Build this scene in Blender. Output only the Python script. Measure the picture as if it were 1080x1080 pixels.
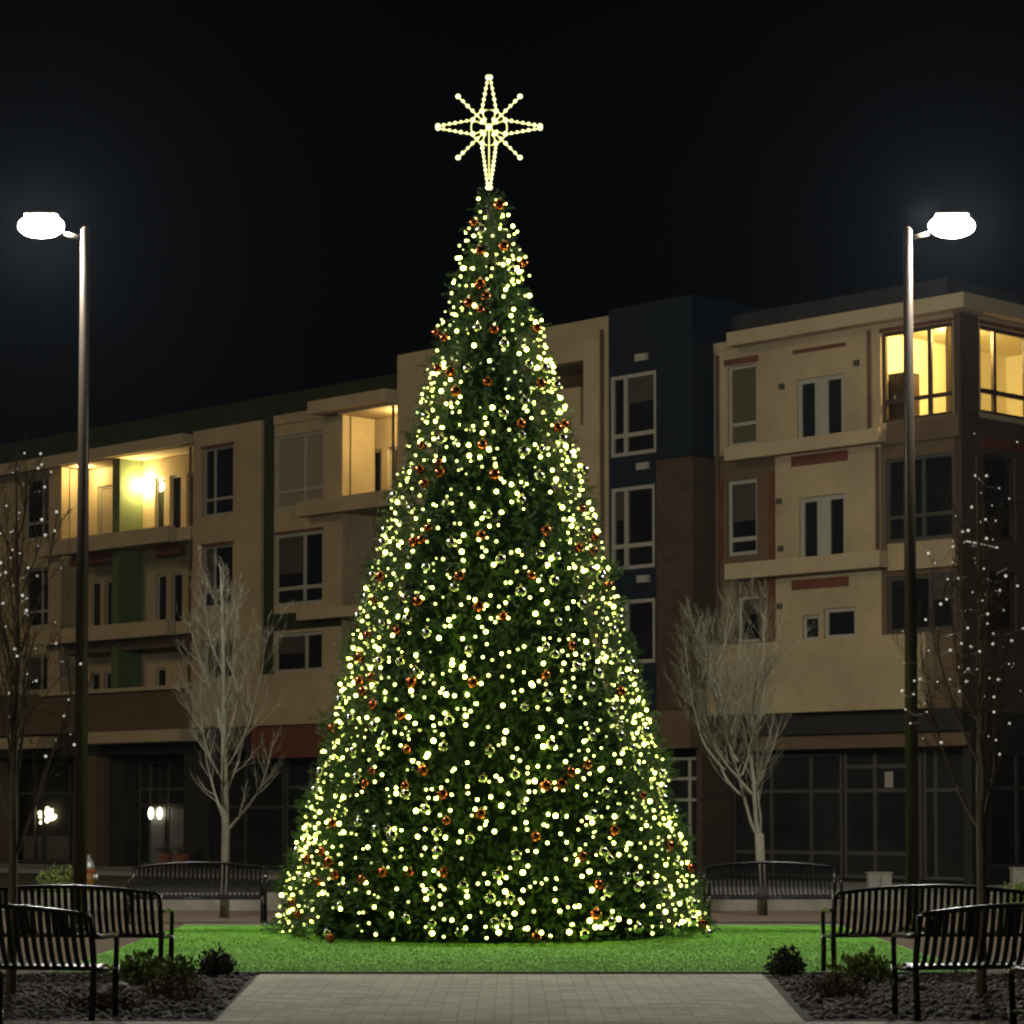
import bpy, math, random
import numpy as np
from mathutils import Vector, Matrix

R = math.radians
rng = random.Random(11)
nr = np.random.default_rng(7)
scene = bpy.context.scene
for o in list(bpy.data.objects):
    bpy.data.objects.remove(o)
col = scene.collection

# ------------------------------------------------------------------ camera
cam_d = bpy.data.cameras.new('camera')
cam = bpy.data.objects.new('camera', cam_d)
col.objects.link(cam)
cam.location = (0, 0, 1.65)
cam.rotation_euler = (R(93), 0, 0)
cam_d.sensor_width = 36
cam_d.lens = 36 * 2800 / 1080
cam_d.shift_y = (320 - 2800 * math.tan(R(3))) / 1080
cam_d.clip_start = 0.1
cam_d.clip_end = 2000
scene.camera = cam

# ------------------------------------------------------------------ night sky, far town light, exposure
world = bpy.data.worlds.new('World')
scene.world = world
world.use_nodes = True
wn = world.node_tree
bg = wn.nodes['Background']
sky = wn.nodes.new('ShaderNodeTexSky')
sky.sky_type = 'NISHITA'
sky.sun_disc = False
SUN_DIR = Vector((-0.78, -0.50, 0.40)).normalized()      # towards the light
sky.sun_elevation = math.asin(SUN_DIR.z)
sky.sun_rotation = math.atan2(SUN_DIR.x, SUN_DIR.y)
sky.air_density = 1.0
wn.links.new(sky.outputs[0], bg.inputs[0])
bg.inputs[1].default_value = 0.00006
sun_d = bpy.data.lights.new('sun', 'SUN')
sun_d.energy = 0.32
sun_d.angle = R(14)
sun_d.color = (1.0, 0.80, 0.50)
sun = bpy.data.objects.new('sun', sun_d)
col.objects.link(sun)
sun.rotation_euler = (-SUN_DIR).to_track_quat('-Z', 'Y').to_euler()
scene.view_settings.view_transform = 'Standard'
scene.view_settings.look = 'None'
scene.view_settings.exposure = 0
scene.view_settings.gamma = 1
scene.view_settings.use_curve_mapping = False
scene.cycles.max_bounces = 6
scene.cycles.sample_clamp_indirect = 3.0
scene.cycles.volume_bounces = 0
scene.cycles.filter_width = 2.3       # the photograph's soft focus

LAMP_POWER = 1800.0
HAZE = 0.00011

# ------------------------------------------------------------------ materials
def mat(name, c, rough=0.8, metal=0.0, var=0.0, scale=4.0, bump=0.0, bscale=60.0, c2=None, emit=None, es=0.0, spec=None, stretch=None):
    m = bpy.data.materials.new(name)
    m.use_nodes = True
    nt = m.node_tree
    b = nt.nodes['Principled BSDF']
    b.inputs['Base Color'].default_value = (*c, 1)
    b.inputs['Roughness'].default_value = rough
    b.inputs['Metallic'].default_value = metal
    if spec is not None:
        b.inputs['Specular IOR Level'].default_value = spec
    if var or bump:
        tc = nt.nodes.new('ShaderNodeTexCoord')
        src = tc.outputs['Object']
        if stretch:
            mp = nt.nodes.new('ShaderNodeMapping')
            mp.inputs['Scale'].default_value = stretch
            nt.links.new(src, mp.inputs[0]); src = mp.outputs[0]
    if var:
        n = nt.nodes.new('ShaderNodeTexNoise')
        n.inputs['Scale'].default_value = scale
        n.inputs['Detail'].default_value = 6
        n.inputs['Roughness'].default_value = 0.65
        nt.links.new(src, n.inputs['Vector'])
        rp = nt.nodes.new('ShaderNodeValToRGB')
        d = c2 or tuple(x * (1 - var) for x in c)
        l = c if c2 else tuple(min(1, x * (1 + var)) for x in c)
        rp.color_ramp.elements[0].position = 0.3; rp.color_ramp.elements[0].color = (*d, 1)
        rp.color_ramp.elements[1].position = 0.7; rp.color_ramp.elements[1].color = (*l, 1)
        nt.links.new(n.outputs['Fac'], rp.inputs[0])
        nt.links.new(rp.outputs[0], b.inputs['Base Color'])
    if bump:
        n2 = nt.nodes.new('ShaderNodeTexNoise')
        n2.inputs['Scale'].default_value = bscale
        n2.inputs['Detail'].default_value = 4
        nt.links.new(src, n2.inputs['Vector'])
        bp = nt.nodes.new('ShaderNodeBump')
        bp.inputs['Strength'].default_value = bump
        bp.inputs['Distance'].default_value = 0.02
        nt.links.new(n2.outputs['Fac'], bp.inputs['Height'])
        nt.links.new(bp.outputs[0], b.inputs['Normal'])
    if emit:
        b.inputs['Emission Color'].default_value = (*emit, 1)
        b.inputs['Emission Strength'].default_value = es
    return m

def glass_mat(name, tint=(0.9, 0.9, 0.85)):
    m = bpy.data.materials.new(name)
    m.use_nodes = True
    nt = m.node_tree
    nt.nodes.remove(nt.nodes['Principled BSDF'])
    out = nt.nodes['Material Output']
    tr = nt.nodes.new('ShaderNodeBsdfTransparent'); tr.inputs[0].default_value = (*tint, 1)
    gl = nt.nodes.new('ShaderNodeBsdfGlossy'); gl.inputs['Roughness'].default_value = 0.05
    mx = nt.nodes.new('ShaderNodeMixShader')
    mx.inputs[0].default_value = 0.06; nt.links.new(tr.outputs[0], mx.inputs[1]); nt.links.new(gl.outputs[0], mx.inputs[2])
    nt.links.new(mx.outputs[0], out.inputs[0])
    return m

def brick_mat(name, c1, c2, mortar, w, h, ms, rough=0.85, rot=None, off=0.5, bump=0.3, var=0.3):
    m = bpy.data.materials.new(name); m.use_nodes = True
    nt = m.node_tree; b = nt.nodes['Principled BSDF']
    b.inputs['Roughness'].default_value = rough
    tc = nt.nodes.new('ShaderNodeTexCoord'); mp = nt.nodes.new('ShaderNodeMapping')
    if rot: mp.inputs['Rotation'].default_value = rot
    br = nt.nodes.new('ShaderNodeTexBrick')
    br.inputs['Color1'].default_value = (*c1, 1); br.inputs['Color2'].default_value = (*c2, 1); br.inputs['Mortar'].default_value = (*mortar, 1)
    br.inputs['Scale'].default_value = 1; br.inputs['Brick Width'].default_value = w; br.inputs['Row Height'].default_value = h
    br.inputs['Mortar Size'].default_value = ms; br.offset = off
    br.inputs['Mortar Smooth'].default_value = 0.3
    nt.links.new(tc.outputs['Object'], mp.inputs[0]); nt.links.new(mp.outputs[0], br.inputs[0])
    n = nt.nodes.new('ShaderNodeTexNoise'); n.inputs['Scale'].default_value = 0.9; n.inputs['Detail'].default_value = 8; n.inputs['Roughness'].default_value = 0.7
    nt.links.new(tc.outputs['Object'], n.inputs[0])
    mr = nt.nodes.new('ShaderNodeMapRange'); mr.inputs[1].default_value = 0.3; mr.inputs[2].default_value = 0.7
    mr.inputs[3].default_value = 1 - var; mr.inputs[4].default_value = 1 + var * 0.5
    nt.links.new(n.outputs['Fac'], mr.inputs[0])
    mu = nt.nodes.new('ShaderNodeMix'); mu.data_type = 'RGBA'; mu.blend_type = 'MULTIPLY'; mu.inputs[0].default_value = 1
    nt.links.new(br.outputs['Color'], mu.inputs[6]); nt.links.new(mr.outputs[0], mu.inputs[7])
    nt.links.new(mu.outputs[2], b.inputs['Base Color'])
    bp = nt.nodes.new('ShaderNodeBump'); bp.inputs['Strength'].default_value = bump; bp.inputs['Distance'].default_value = 0.01; bp.invert = True
    nt.links.new(br.outputs['Fac'], bp.inputs['Height']); nt.links.new(bp.outputs[0], b.inputs['Normal'])
    return m

M = dict(
    stucco=mat('tan_stucco', (0.42, 0.33, 0.195), 0.9, var=0.22, scale=0.45, bump=0.3, bscale=25),
    stucco_dark=mat('brown_stucco', (0.125, 0.083, 0.043), 0.9, var=0.15, scale=0.6, bump=0.3, bscale=25),
    brownbrick=brick_mat('brown_brick', (0.085, 0.052, 0.028), (0.065, 0.04, 0.022), (0.06, 0.046, 0.033), 0.24, 0.08, 0.006, rot=(R(90), 0, 0)),
    rust=mat('rust_panel', (0.13, 0.038, 0.014), 0.7, var=0.15, scale=1.5),
    green=mat('dark_green_metal', (0.030, 0.036, 0.015), 0.7, spec=0.15, var=0.15, scale=1.0, stretch=(6, 1, 0.3)),
    blue=mat('navy_siding', (0.012, 0.018, 0.028), 0.7, spec=0.15, var=0.15, scale=0.8, stretch=(0.5, 0.5, 8)),
    roof=mat('roof_membrane', (0.022, 0.022, 0.020), 0.9, var=0.2, scale=1),
    lip=mat('tan_balcony_trim', (0.46, 0.365, 0.225), 0.85, var=0.1, scale=0.8, bump=0.2, bscale=25),
    frame=mat('pale_window_frame', (0.36, 0.35, 0.28), 0.6, var=0.08, scale=2),
    dframe=mat('dark_storefront_frame', (0.075, 0.073, 0.062), 0.5, metal=0.3, var=0.1, scale=2),
    darkpane=mat('dark_window_glass', (0.012, 0.013, 0.014), 0.06, var=0.5, scale=0.7, spec=0.5),
    blind=mat('closed_blind', (0.26, 0.21, 0.135), 0.7, var=0.08, scale=1.5, stretch=(14, 1, 0.3)),
    shade=mat('dark_blind', (0.050, 0.044, 0.034), 0.6, var=0.2, scale=1.5, stretch=(1, 1, 22)),
    wallstone=mat('wall_stone', (0.17, 0.155, 0.125), 0.9, var=0.35, scale=2.2, bump=0.4, bscale=12),
    dimblind=mat('dim_blind', (0.085, 0.070, 0.038), 0.6, var=0.15, scale=1.5, stretch=(1, 1, 20)),
    storeglass=mat('storefront_glass', (0.028, 0.03, 0.03), 0.08, var=0.6, scale=0.6, c2=(0.01, 0.011, 0.011)),
    frosted=mat('frosted_door_glass', (0.20, 0.21, 0.22), 0.25, var=0.35, scale=1.1),
    darkwall=mat('dark_wall', (0.018, 0.016, 0.013), 0.85, var=0.2, scale=1),
    room=mat('cream_room_paint', (0.80, 0.72, 0.48), 0.9, var=0.06, scale=0.7),
    greenwall=mat('green_partition_paint', (0.085, 0.12, 0.045), 0.8, var=0.15, scale=1.4),
    clear=glass_mat('clear_glass'),
    concrete=mat('concrete', (0.32, 0.31, 0.28), 0.9, var=0.18, scale=1.2, bump=0.3, bscale=40),
    asphalt=mat('asphalt', (0.045, 0.045, 0.045), 0.8, var=0.25, scale=2.5, bump=0.4, bscale=80),
    paver=brick_mat('plaza_pavers', (0.47, 0.44, 0.35), (0.31, 0.295, 0.24), (0.13, 0.12, 0.10), 0.30, 0.15, 0.006, var=0.22, bump=0.5),
    mulch=mat('mulch', (0.085, 0.058, 0.038), 0.95, var=0.5, scale=9, bump=0.8, bscale=30),
    soil=mat('gravel_soil', (0.055, 0.05, 0.045), 0.95, var=0.4, scale=6, bump=0.8, bscale=30),
    rock=mat('gravel_stone', (0.080, 0.070, 0.058), 0.85, var=0.75, scale=9),
    boulder=mat('pale_stone', (0.36, 0.34, 0.29), 0.85, var=0.25, scale=6, bump=0.6, bscale=12),
    turf=mat('artificial_turf', (0.14, 0.35, 0.034), 0.9, var=0.18, scale=0.9, bump=0.35, bscale=70),
    blade=mat('turf_blade', (0.16, 0.40, 0.038), 0.7, var=0.25, scale=1.6),
    black=mat('black_powder_coat', (0.006, 0.006, 0.0065), 0.25, var=0.3, scale=12, spec=0.25),
    pole=mat('bronze_pole_paint', (0.030, 0.023, 0.017), 0.35, metal=0.0, spec=0.22, var=0.15, scale=3, stretch=(1, 1, 0.2)),
    needle=mat('fir_needle', (0.036, 0.082, 0.0145), 0.55, var=0.55, spec=0.2, scale=3.0),
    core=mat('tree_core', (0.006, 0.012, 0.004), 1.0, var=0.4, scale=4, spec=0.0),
    bark=mat('pale_bark', (0.125, 0.115, 0.085), 0.9, var=0.3, scale=7, bump=0.5, bscale=30, stretch=(1, 1, 0.3)),
    bark2=mat('grey_bark', (0.17, 0.15, 0.115), 0.9, var=0.3, scale=9, bump=0.5, bscale=30, stretch=(1, 1, 0.3)),
    twig=mat('twig', (0.088, 0.082, 0.052), 0.9, var=0.3, scale=4),
    twig2=mat('brown_twig', (0.13, 0.105, 0.075), 0.9, var=0.3, scale=4),
    deadleaf=mat('dry_shrub', (0.13, 0.09, 0.06), 0.9, var=0.4, scale=8),
    darkleaf=mat('dark_shrub', (0.040, 0.048, 0.022), 0.8, var=0.45, scale=8),
    weed=mat('weed_leaf', (0.14, 0.20, 0.04), 0.8, var=0.4, scale=8),
    red=mat('copper_ball', (0.44, 0.11, 0.036), 0.22, metal=1.0),
    silver=mat('silver_ball', (0.72, 0.76, 0.72), 0.20, metal=1.0),
    cap=mat('ornament_cap', (0.6, 0.5, 0.28), 0.3, metal=1.0),
    bulb=mat('warm_bulb', (0.9, 0.9, 0.8), 0.3, emit=(0.97, 1.0, 0.17), es=20.0),
    bulb_soft=mat('soft_warm_bulb', (0.9, 0.9, 0.8), 0.3, emit=(0.93, 1.0, 0.24), es=4.5),
    bulb_dim=mat('dim_warm_bulb', (0.9, 0.9, 0.8), 0.3, emit=(0.88, 1.0, 0.34), es=1.7),
    starbulb=mat('star_bulb', (0.9, 0.9, 0.8), 0.3, emit=(1.0, 0.98, 0.40), es=1.8),
    starrod=mat('star_rope_light', (0.8, 0.8, 0.6), 0.4, emit=(0.95, 0.96, 0.28), es=1.0),
    coolbulb=mat('string_bulb', (0.9, 0.9, 0.85), 0.3, emit=(1.0, 0.97, 0.80), es=0.5),
    wire=mat('green_wire', (0.012, 0.018, 0.01), 0.6),
    lens=mat('lamp_lens', (0.9, 0.9, 0.9), 0.3, emit=(1.0, 0.97, 0.88), es=LAMP_POWER),
    warm=mat('warm_globe', (0.9, 0.85, 0.7), 0.3, emit=(1.0, 0.74, 0.30), es=210),
    warm2=mat('warm_ceiling_lamp', (0.9, 0.85, 0.7), 0.3, emit=(1.0, 0.74, 0.29), es=760),
    shoplamp=mat('shop_lamp', (0.9, 0.88, 0.75), 0.3, emit=(1.0, 0.92, 0.62), es=4),
    orange=mat('hydrant_orange', (0.42, 0.105, 0.022), 0.5, var=0.25, scale=9),
    hydsilver=mat('hydrant_silver', (0.5, 0.5, 0.48), 0.4, metal=0.4, var=0.15, scale=9),
    white=mat('off_white_paint', (0.30, 0.285, 0.24), 0.7, var=0.1, scale=3),
    terracotta=mat('terracotta', (0.26, 0.10, 0.04), 0.8, var=0.2, scale=6),
    wood=mat('dark_wood', (0.045, 0.025, 0.014), 0.5, var=0.3, scale=2, stretch=(8, 1, 1)),
)

# ------------------------------------------------------------------ mesh helpers
class MB:
    def __init__(self): self.v = []; self.f = []; self.smooth = False
    def quad(self, a, b, c, d):
        n = len(self.v); self.v += [a, b, c, d]; self.f.append((n, n + 1, n + 2, n + 3)); return self
    def box(self, x0, x1, y0, y1, z0, z1):
        n = len(self.v)
        self.v += [(x0, y0, z0), (x1, y0, z0), (x1, y1, z0), (x0, y1, z0), (x0, y0, z1), (x1, y0, z1), (x1, y1, z1), (x0, y1, z1)]
        self.f += [(n, n + 3, n + 2, n + 1), (n + 4, n + 5, n + 6, n + 7), (n, n + 1, n + 5, n + 4), (n + 1, n + 2, n + 6, n + 5), (n + 2, n + 3, n + 7, n + 6), (n + 3, n, n + 4, n + 7)]
        return self
    def tube(self, pts, rad, n=8, cap=True):
        pts = [Vector(p) for p in pts]
        if not hasattr(rad, '__len__'): rad = [rad] * len(pts)
        base = len(self.v)
        t0 = (pts[1] - pts[0]).normalized()
        ref = Vector((1, 0, 0)) if abs(t0.x) < 0.8 else Vector((0, 1, 0))
        for i, p in enumerate(pts):
            t = (pts[min(i + 1, len(pts) - 1)] - pts[max(i - 1, 0)])
            if t.length < 1e-9: t = t0
            t.normalize()
            a = t.cross(ref).normalized(); b = t.cross(a)
            for k in range(n):
                w = 2 * math.pi * k / n
                self.v.append(tuple(p + (a * math.cos(w) + b * math.sin(w)) * rad[i]))
        for i in range(len(pts) - 1):
            for k in range(n):
                q = base + i * n; k2 = (k + 1) % n
                self.f.append((q + k, q + k2, q + n + k2, q + n + k))
        if cap:
            self.f.append(tuple(base + k for k in range(n))[::-1])
            q = base + (len(pts) - 1) * n
            self.f.append(tuple(q + k for k in range(n)))
        return self
    def lathe(self, prof, n=20, c=(0, 0, 0)):
        base = len(self.v)
        for r, z in prof:
            for k in range(n):
                w = 2 * math.pi * k / n
                self.v.append((c[0] + r * math.cos(w), c[1] + r * math.sin(w), c[2] + z))
        for i in range(len(prof) - 1):
            for k in range(n):
                q = base + i * n; k2 = (k + 1) % n
                self.f.append((q + k, q + k2, q + n + k2, q + n + k))
        self.f.append(tuple(base + k for k in range(n))[::-1])
        q = base + (len(prof) - 1) * n
        self.f.append(tuple(q + k for k in range(n)))
        return self
    def ball(self, c, rx, ry=None, rz=None, n=12, m=8):
        ry = ry or rx; rz = rz or rx
        base = len(self.v)
        self.v.append((c[0], c[1], c[2] - rz))
        for i in range(1, m):
            th = math.pi * i / m
            for k in range(n):
                w = 2 * math.pi * k / n
                self.v.append((c[0] + rx * math.sin(th) * math.cos(w), c[1] + ry * math.sin(th) * math.sin(w), c[2] - rz * math.cos(th)))
        self.v.append((c[0], c[1], c[2] + rz)); last = len(self.v) - 1
        for k in range(n):
            k2 = (k + 1) % n
            self.f.append((base, base + 1 + k2, base + 1 + k))
            for i in range(m - 2):
                q = base + 1 + i * n
                self.f.append((q + k, q + k2, q + n + k2, q + n + k))
            q = base + 1 + (m - 2) * n
            self.f.append((q + k, q + k2, last))
        return self
    def build(self, name, material, parent=None, smooth=False, bevel=0):
        me = bpy.data.meshes.new(name)
        me.from_pydata(self.v, [], self.f)
        me.materials.append(material)
        if smooth:
            me.polygons.foreach_set('use_smooth', [True] * len(me.polygons))
        o = bpy.data.objects.new(name, me)
        col.objects.link(o)
        if parent: o.parent = parent
        if bevel:
            b = o.modifiers.new('bevel', 'BEVEL'); b.width = bevel; b.segments = 2; b.limit_method = 'ANGLE'
        return o

def np_mesh(name, verts, faces, material, parent=None):
    """verts (N,3), faces (F,k) arrays"""
    me = bpy.data.meshes.new(name)
    k = faces.shape[1]
    me.vertices.add(len(verts)); me.vertices.foreach_set('co', verts.astype(np.float32).ravel())
    me.loops.add(faces.size); me.loops.foreach_set('vertex_index', faces.astype(np.int32).ravel())
    me.polygons.add(len(faces))
    me.polygons.foreach_set('loop_start', np.arange(0, faces.size, k, dtype=np.int32))
    me.polygons.foreach_set('loop_total', np.full(len(faces), k, dtype=np.int32))
    me.update(calc_edges=True)
    me.materials.append(material)
    o = bpy.data.objects.new(name, me); col.objects.link(o)
    if parent: o.parent = parent
    return o

def tag(o, label=None, cat=None, group=None, kind=None):
    if label: o['label'] = label
    if cat: o['category'] = cat
    if group: o['group'] = group
    if kind: o['kind'] = kind
    return o

def empty(name, loc=(0, 0, 0), rz=0.0):
    o = bpy.data.objects.new(name, None); col.objects.link(o)
    o.location = loc; o.rotation_euler = (0, 0, rz)
    o.empty_display_size = 0.2
    return o

def copy_tree(o, parent=None):
    c = o.copy(); col.objects.link(c)
    c.parent = parent
    for ch in [x for x in all_children[o.name]] if o.name in all_children else list(o.children):
        copy_tree(ch, c)
    return c
all_children = {}

def leaf_cloud(n, fn, size, aspect=0.45, up=0.0):
    """n random leaf quads (rhombus) at positions fn(n)->(n,3)"""
    p = fn(n)
    d = nr.normal(size=(n, 3)); d[:, 2] += up; d /= np.linalg.norm(d, axis=1)[:, None]
    e = np.cross(d, nr.normal(size=(n, 3))); e /= np.linalg.norm(e, axis=1)[:, None]
    s = (size * nr.uniform(0.6, 1.3, n))[:, None]
    v = np.stack([p, p + d * s * 0.5 + e * s * aspect * 0.5, p + d * s, p + d * s * 0.5 - e * s * aspect * 0.5], 1).reshape(-1, 3)
    f = np.arange(4 * n).reshape(n, 4)
    return v, f

# ------------------------------------------------------------------ ground
def sheet(name, pts, z, m, kind='structure'):
    mb = MB(); mb.v = [(x, y, z) for x, y in pts]; mb.f = [tuple(range(len(pts)))]
    o = mb.build(name, m); tag(o, kind=kind); return o

sheet('ground', [(-155, -15), (155, -15), (155, 185), (-155, 185)], -0.14, M['asphalt'])
pl = MB().box(-40, 40, -30, 48.0, -0.13, -0.008).build('plaza_floor', M['concrete']); tag(pl, kind='structure')
kb = MB().box(-40, 40, 48.0, 48.18, -0.13, 0.012).build('kerb', M['concrete'], bevel=0.02); tag(kb, kind='structure')
sheet('mulch_strip', [(-30, 39.75), (30, 39.75), (30, 46.3), (-30, 46.3)], 0.0, M['mulch'])
sheet('path', [(-2.37, 21.3), (2.33, 21.3), (2.60, 27.8), (-2.62, 27.8)], 0.004, M['paver'])
sheet('plaza_cross_path', [(-30, 5), (30, 5), (30, 21.3), (-30, 21.3)], 0.0, M['paver'])
gb = sheet('planting_bed', [(-12, 21.55), (-2.40, 21.55), (-2.64, 27.78), (-12, 27.78)], 0.0, M['soil'])
gb2 = sheet('planting_bed', [(2.36, 21.55), (12, 21.55), (12, 27.78), (2.62, 27.78)], 0.0, M['soil'])
for sx in (-1, 1):
    sheet('mulch_bed', [(sx * 4.92, 27.8), (sx * 14, 27.8), (sx * 14, 39.7), (sx * 4.92, 39.7)], 0.002, M['mulch'])
lw = sheet('lawn', [(-4.9, 27.8), (4.9, 27.8), (4.9, 39.7), (-4.9, 39.7)], 0.006, M['turf'])
edge = MB().box(-4.9, 4.9, 27.72, 27.80, -0.02, 0.022).build('lawn_edging', M['darkwall']); tag(edge, kind='structure')
edge2 = MB().box(-4.9, 4.9, 39.70, 39.80, -0.02, 0.03).build('lawn_edging', M['concrete']); tag(edge2, kind='structure')

def grass_blades():
    n = 90000
    x = nr.uniform(-4.85, 4.85, n); y = 27.82 + (39.65 - 27.82) * nr.uniform(0, 1, n) ** 1.2
    h = nr.uniform(0.012, 0.024, n); a = nr.uniform(0, 2 * math.pi, n); w = nr.uniform(0.005, 0.009, n)
    lx = nr.normal(0, 0.009, n); ly = nr.normal(0, 0.009, n)
    v = np.stack([np.stack([x - w * np.cos(a), y - w * np.sin(a), np.full(n, 0.004)], 1),
                  np.stack([x + w * np.cos(a), y + w * np.sin(a), np.full(n, 0.004)], 1),
                  np.stack([x + lx, y + ly, h], 1)], 1).reshape(-1, 3)
    o = np_mesh('grass', v, np.arange(3 * n).reshape(n, 3), M['blade'])
    tag(o, 'short bright green artificial grass around the Christmas tree', 'grass', kind='stuff')
grass_blades()

def gravel():
    n = 15000
    side = nr.integers(0, 2, n)
    y = nr.uniform(21.65, 27.65, n)
    edge = 2.42 + (y - 21.5) * 0.042
    x = np.where(side == 0, -1, 1) * (edge + nr.uniform(0.0, 1, n) ** 1.0 * 5.2)
    r = nr.gamma(2.2, 0.0075, n) + 0.007
    base = np.array([(1, 0, 0), (-1, 0, 0), (0, 1, 0), (0, -1, 0), (0, 0, 1), (0, 0, -1)], float)
    fc = np.array([(0, 2, 4), (2, 1, 4), (1, 3, 4), (3, 0, 4), (2, 0, 5), (1, 2, 5), (3, 1, 5), (0, 3, 5)])
    jit = nr.uniform(0.65, 1.25, (n, 6, 1)) * base[None] * r[:, None, None]
    jit[:, :, 2] *= 0.7
    a = nr.uniform(0, 6.28, n); c, s = np.cos(a), np.sin(a)
    X = jit[:, :, 0] * c[:, None] - jit[:, :, 1] * s[:, None]; Y = jit[:, :, 0] * s[:, None] + jit[:, :, 1] * c[:, None]
    v = np.stack([X + x[:, None], Y + y[:, None], jit[:, :, 2] + 0.3 * r[:, None]], 2).reshape(-1, 3)
    f = (fc[None] + 6 * np.arange(n)[:, None, None]).reshape(-1, 3)
    o = np_mesh('gravel', v, f, M['rock'])
    tag(o, 'dark grey gravel and stones covering the planting beds', 'gravel', kind='stuff')
gravel()

# ------------------------------------------------------------------ buildings (x along the facade, y inwards, z up)
ANG = math.atan2(-2800, 2700)
BASE = (-6.35, 79.0, 0.0)
A = empty('apartment_building', BASE, ANG)
tag(A, 'long tan apartment building with navy tower and lit balconies behind the tree', 'building')
B = empty('corner_building', BASE, ANG)
tag(B, 'four storey tan corner building with brightly lit top floor corner windows', 'building')

def wall(parent, m, s0, s1, z0, z1, y0, y1, holes=(), name='wall'):
    """a wall with real openings; holes = (s0,s1,z0,z1); front at y0, back at y1"""
    mb = MB()
    S = sorted({s0, s1, *[h[0] for h in holes], *[h[1] for h in holes]})
    Z = sorted({z0, z1, *[h[2] for h in holes], *[h[3] for h in holes]})
    S = [s for s in S if s0 <= s <= s1]; Z = [z for z in Z if z0 <= z <= z1]
    def solid(i, j):
        if i < 0 or j < 0 or i >= len(S) - 1 or j >= len(Z) - 1: return False
        cs = (S[i] + S[i + 1]) / 2; cz = (Z[j] + Z[j + 1]) / 2
        return not any(h[0] < cs < h[1] and h[2] < cz < h[3] for h in holes)
    for i in range(len(S) - 1):
        for j in range(len(Z) - 1):
            if not solid(i, j): continue
            a, b, c, d = S[i], S[i + 1], Z[j], Z[j + 1]
            mb.quad((a, y0, c), (b, y0, c), (b, y0, d), (a, y0, d))
            mb.quad((b, y1, c), (a, y1, c), (a, y1, d), (b, y1, d))
            if not solid(i - 1, j): mb.quad((a, y1, c), (a, y0, c), (a, y0, d), (a, y1, d))
            if not solid(i + 1, j): mb.quad((b, y0, c), (b, y1, c), (b, y1, d), (b, y0, d))
            if not solid(i, j - 1): mb.quad((a, y1, c), (b, y1, c), (b, y0, c), (a, y0, c))
            if not solid(i, j + 1): mb.quad((a, y0, d), (b, y0, d), (b, y1, d), (a, y1, d))
    return mb.build(name, m, parent)

rw = random.Random(5)
def window(parent, s0, s1, z0, z1, y, mull=(), rails=(), pane='darkpane', fr='frame', fw=0.07, depth=0.07, name='window', paneobj=None):
    """frame ring with mullions at fractions and rails at heights; front face at y, pane behind"""
    mb = MB()
    mb.box(s0, s0 + fw, y, y + depth, z0, z1); mb.box(s1 - fw, s1, y, y + depth, z0, z1)
    mb.box(s0 + fw, s1 - fw, y, y + depth, z0, z0 + fw); mb.box(s0 + fw, s1 - fw, y, y + depth, z1 - fw, z1)
    for ms in mull: mb.box(ms - fw * 0.6, ms + fw * 0.6, y + 0.003, y + depth - 0.003, z0 + fw, z1 - fw)
    for rz in rails:
        edges = [s0 + fw] + [e for q in mull for e in (q - fw * 0.6, q + fw * 0.6)] + [s1 - fw]
        for k in range(0, len(edges), 2): mb.box(edges[k], edges[k + 1], y + 0.003, y + depth - 0.003, rz - fw * 0.55, rz + fw * 0.55)
    w = mb.build(name, M[fr], parent)
    MB().box(s0 + fw * 0.5, s1 - fw * 0.5, y + depth * 0.55, y + depth * 0.7, z0 + fw * 0.5, z1 - fw * 0.5).build('pane', M[pane], w)
    if pane == 'darkpane' and name == 'window' and z1 - z0 > 0.9 and rw.random() < 0.75:
        cuts = [s0 + fw] + [q for q in mull] + [s1 - fw]
        k = rw.randrange(len(cuts) - 1); dz = rw.uniform(0.25, 0.7) * (z1 - z0)
        MB().box(cuts[k] + 0.04, cuts[k + 1] - 0.04, y + depth * 0.40, y + depth * 0.52, z1 - fw - dz, z1 - fw - 0.004).build('blind', M['shade'], w)
    return w

def part(parent, name, m, *bx, bevel=0):
    for b in bx:
        o = MB().box(*b).build(name, M[m] if isinstance(m, str) else m, parent, bevel=bevel)
    return o

# ---- long building: core and roof
part(A, 'core_wall', 'darkwall', (-22, 15.75, 2.6, 16, 0, 13.3))
part(A, 'roof', 'green', (-22, 4.5, 0.55, 16, 13.62, 14.5))
# left end bay
lw_h = [(-14.66, -13.2, 10.95, 13.0), (-14.66, -13.2, 7.98, 9.95), (-14.66, -13.2, 5.8, 7.02)]
wall(A, M['stucco'], -22, -12.46, 5.72, 13.25, 0, 0.3, lw_h)
for h, rl in zip(lw_h, (11.5, 8.5, None)):
    window(A, *h, 0.1, mull=(h[0] + 0.98,), rails=(rl,) if rl else ())
# recessed balconies
RD = 0.95
rec = [(-12.1, -11.55, 7.35, 9.45), (-11.3, -10.75, 7.35, 9.45), (-8.45, -7.9, 7.35, 9.45), (-7.62, -7.05, 7.35, 9.45),
       (-12.1, -11.55, 4.9, 6.42), (-11.3, -10.75, 4.9, 6.42), (-8.45, -7.9, 4.9, 6.42),
       (-11.75, -10.95, 10.3, 12.6), (-8.55, -8.05, 10.3, 12.6), (-7.75, -7.15, 10.3, 12.6), (-6.85, -6.3, 10.3, 12.6)]
wall(A, M['stucco'], -12.46, -5.2, 4.4, 13.2, RD, RD + 0.25, rec)
for k, h in enumerate(rec):
    window(A, *h, RD + 0.06, pane='blind' if k in (7,) else 'darkpane', fw=0.08, name='door')
wall(A, M['stucco'], -12.459, -12.40, 5.74, 13.2, 0.302, RD - 0.002, name='side_wall')
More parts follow.
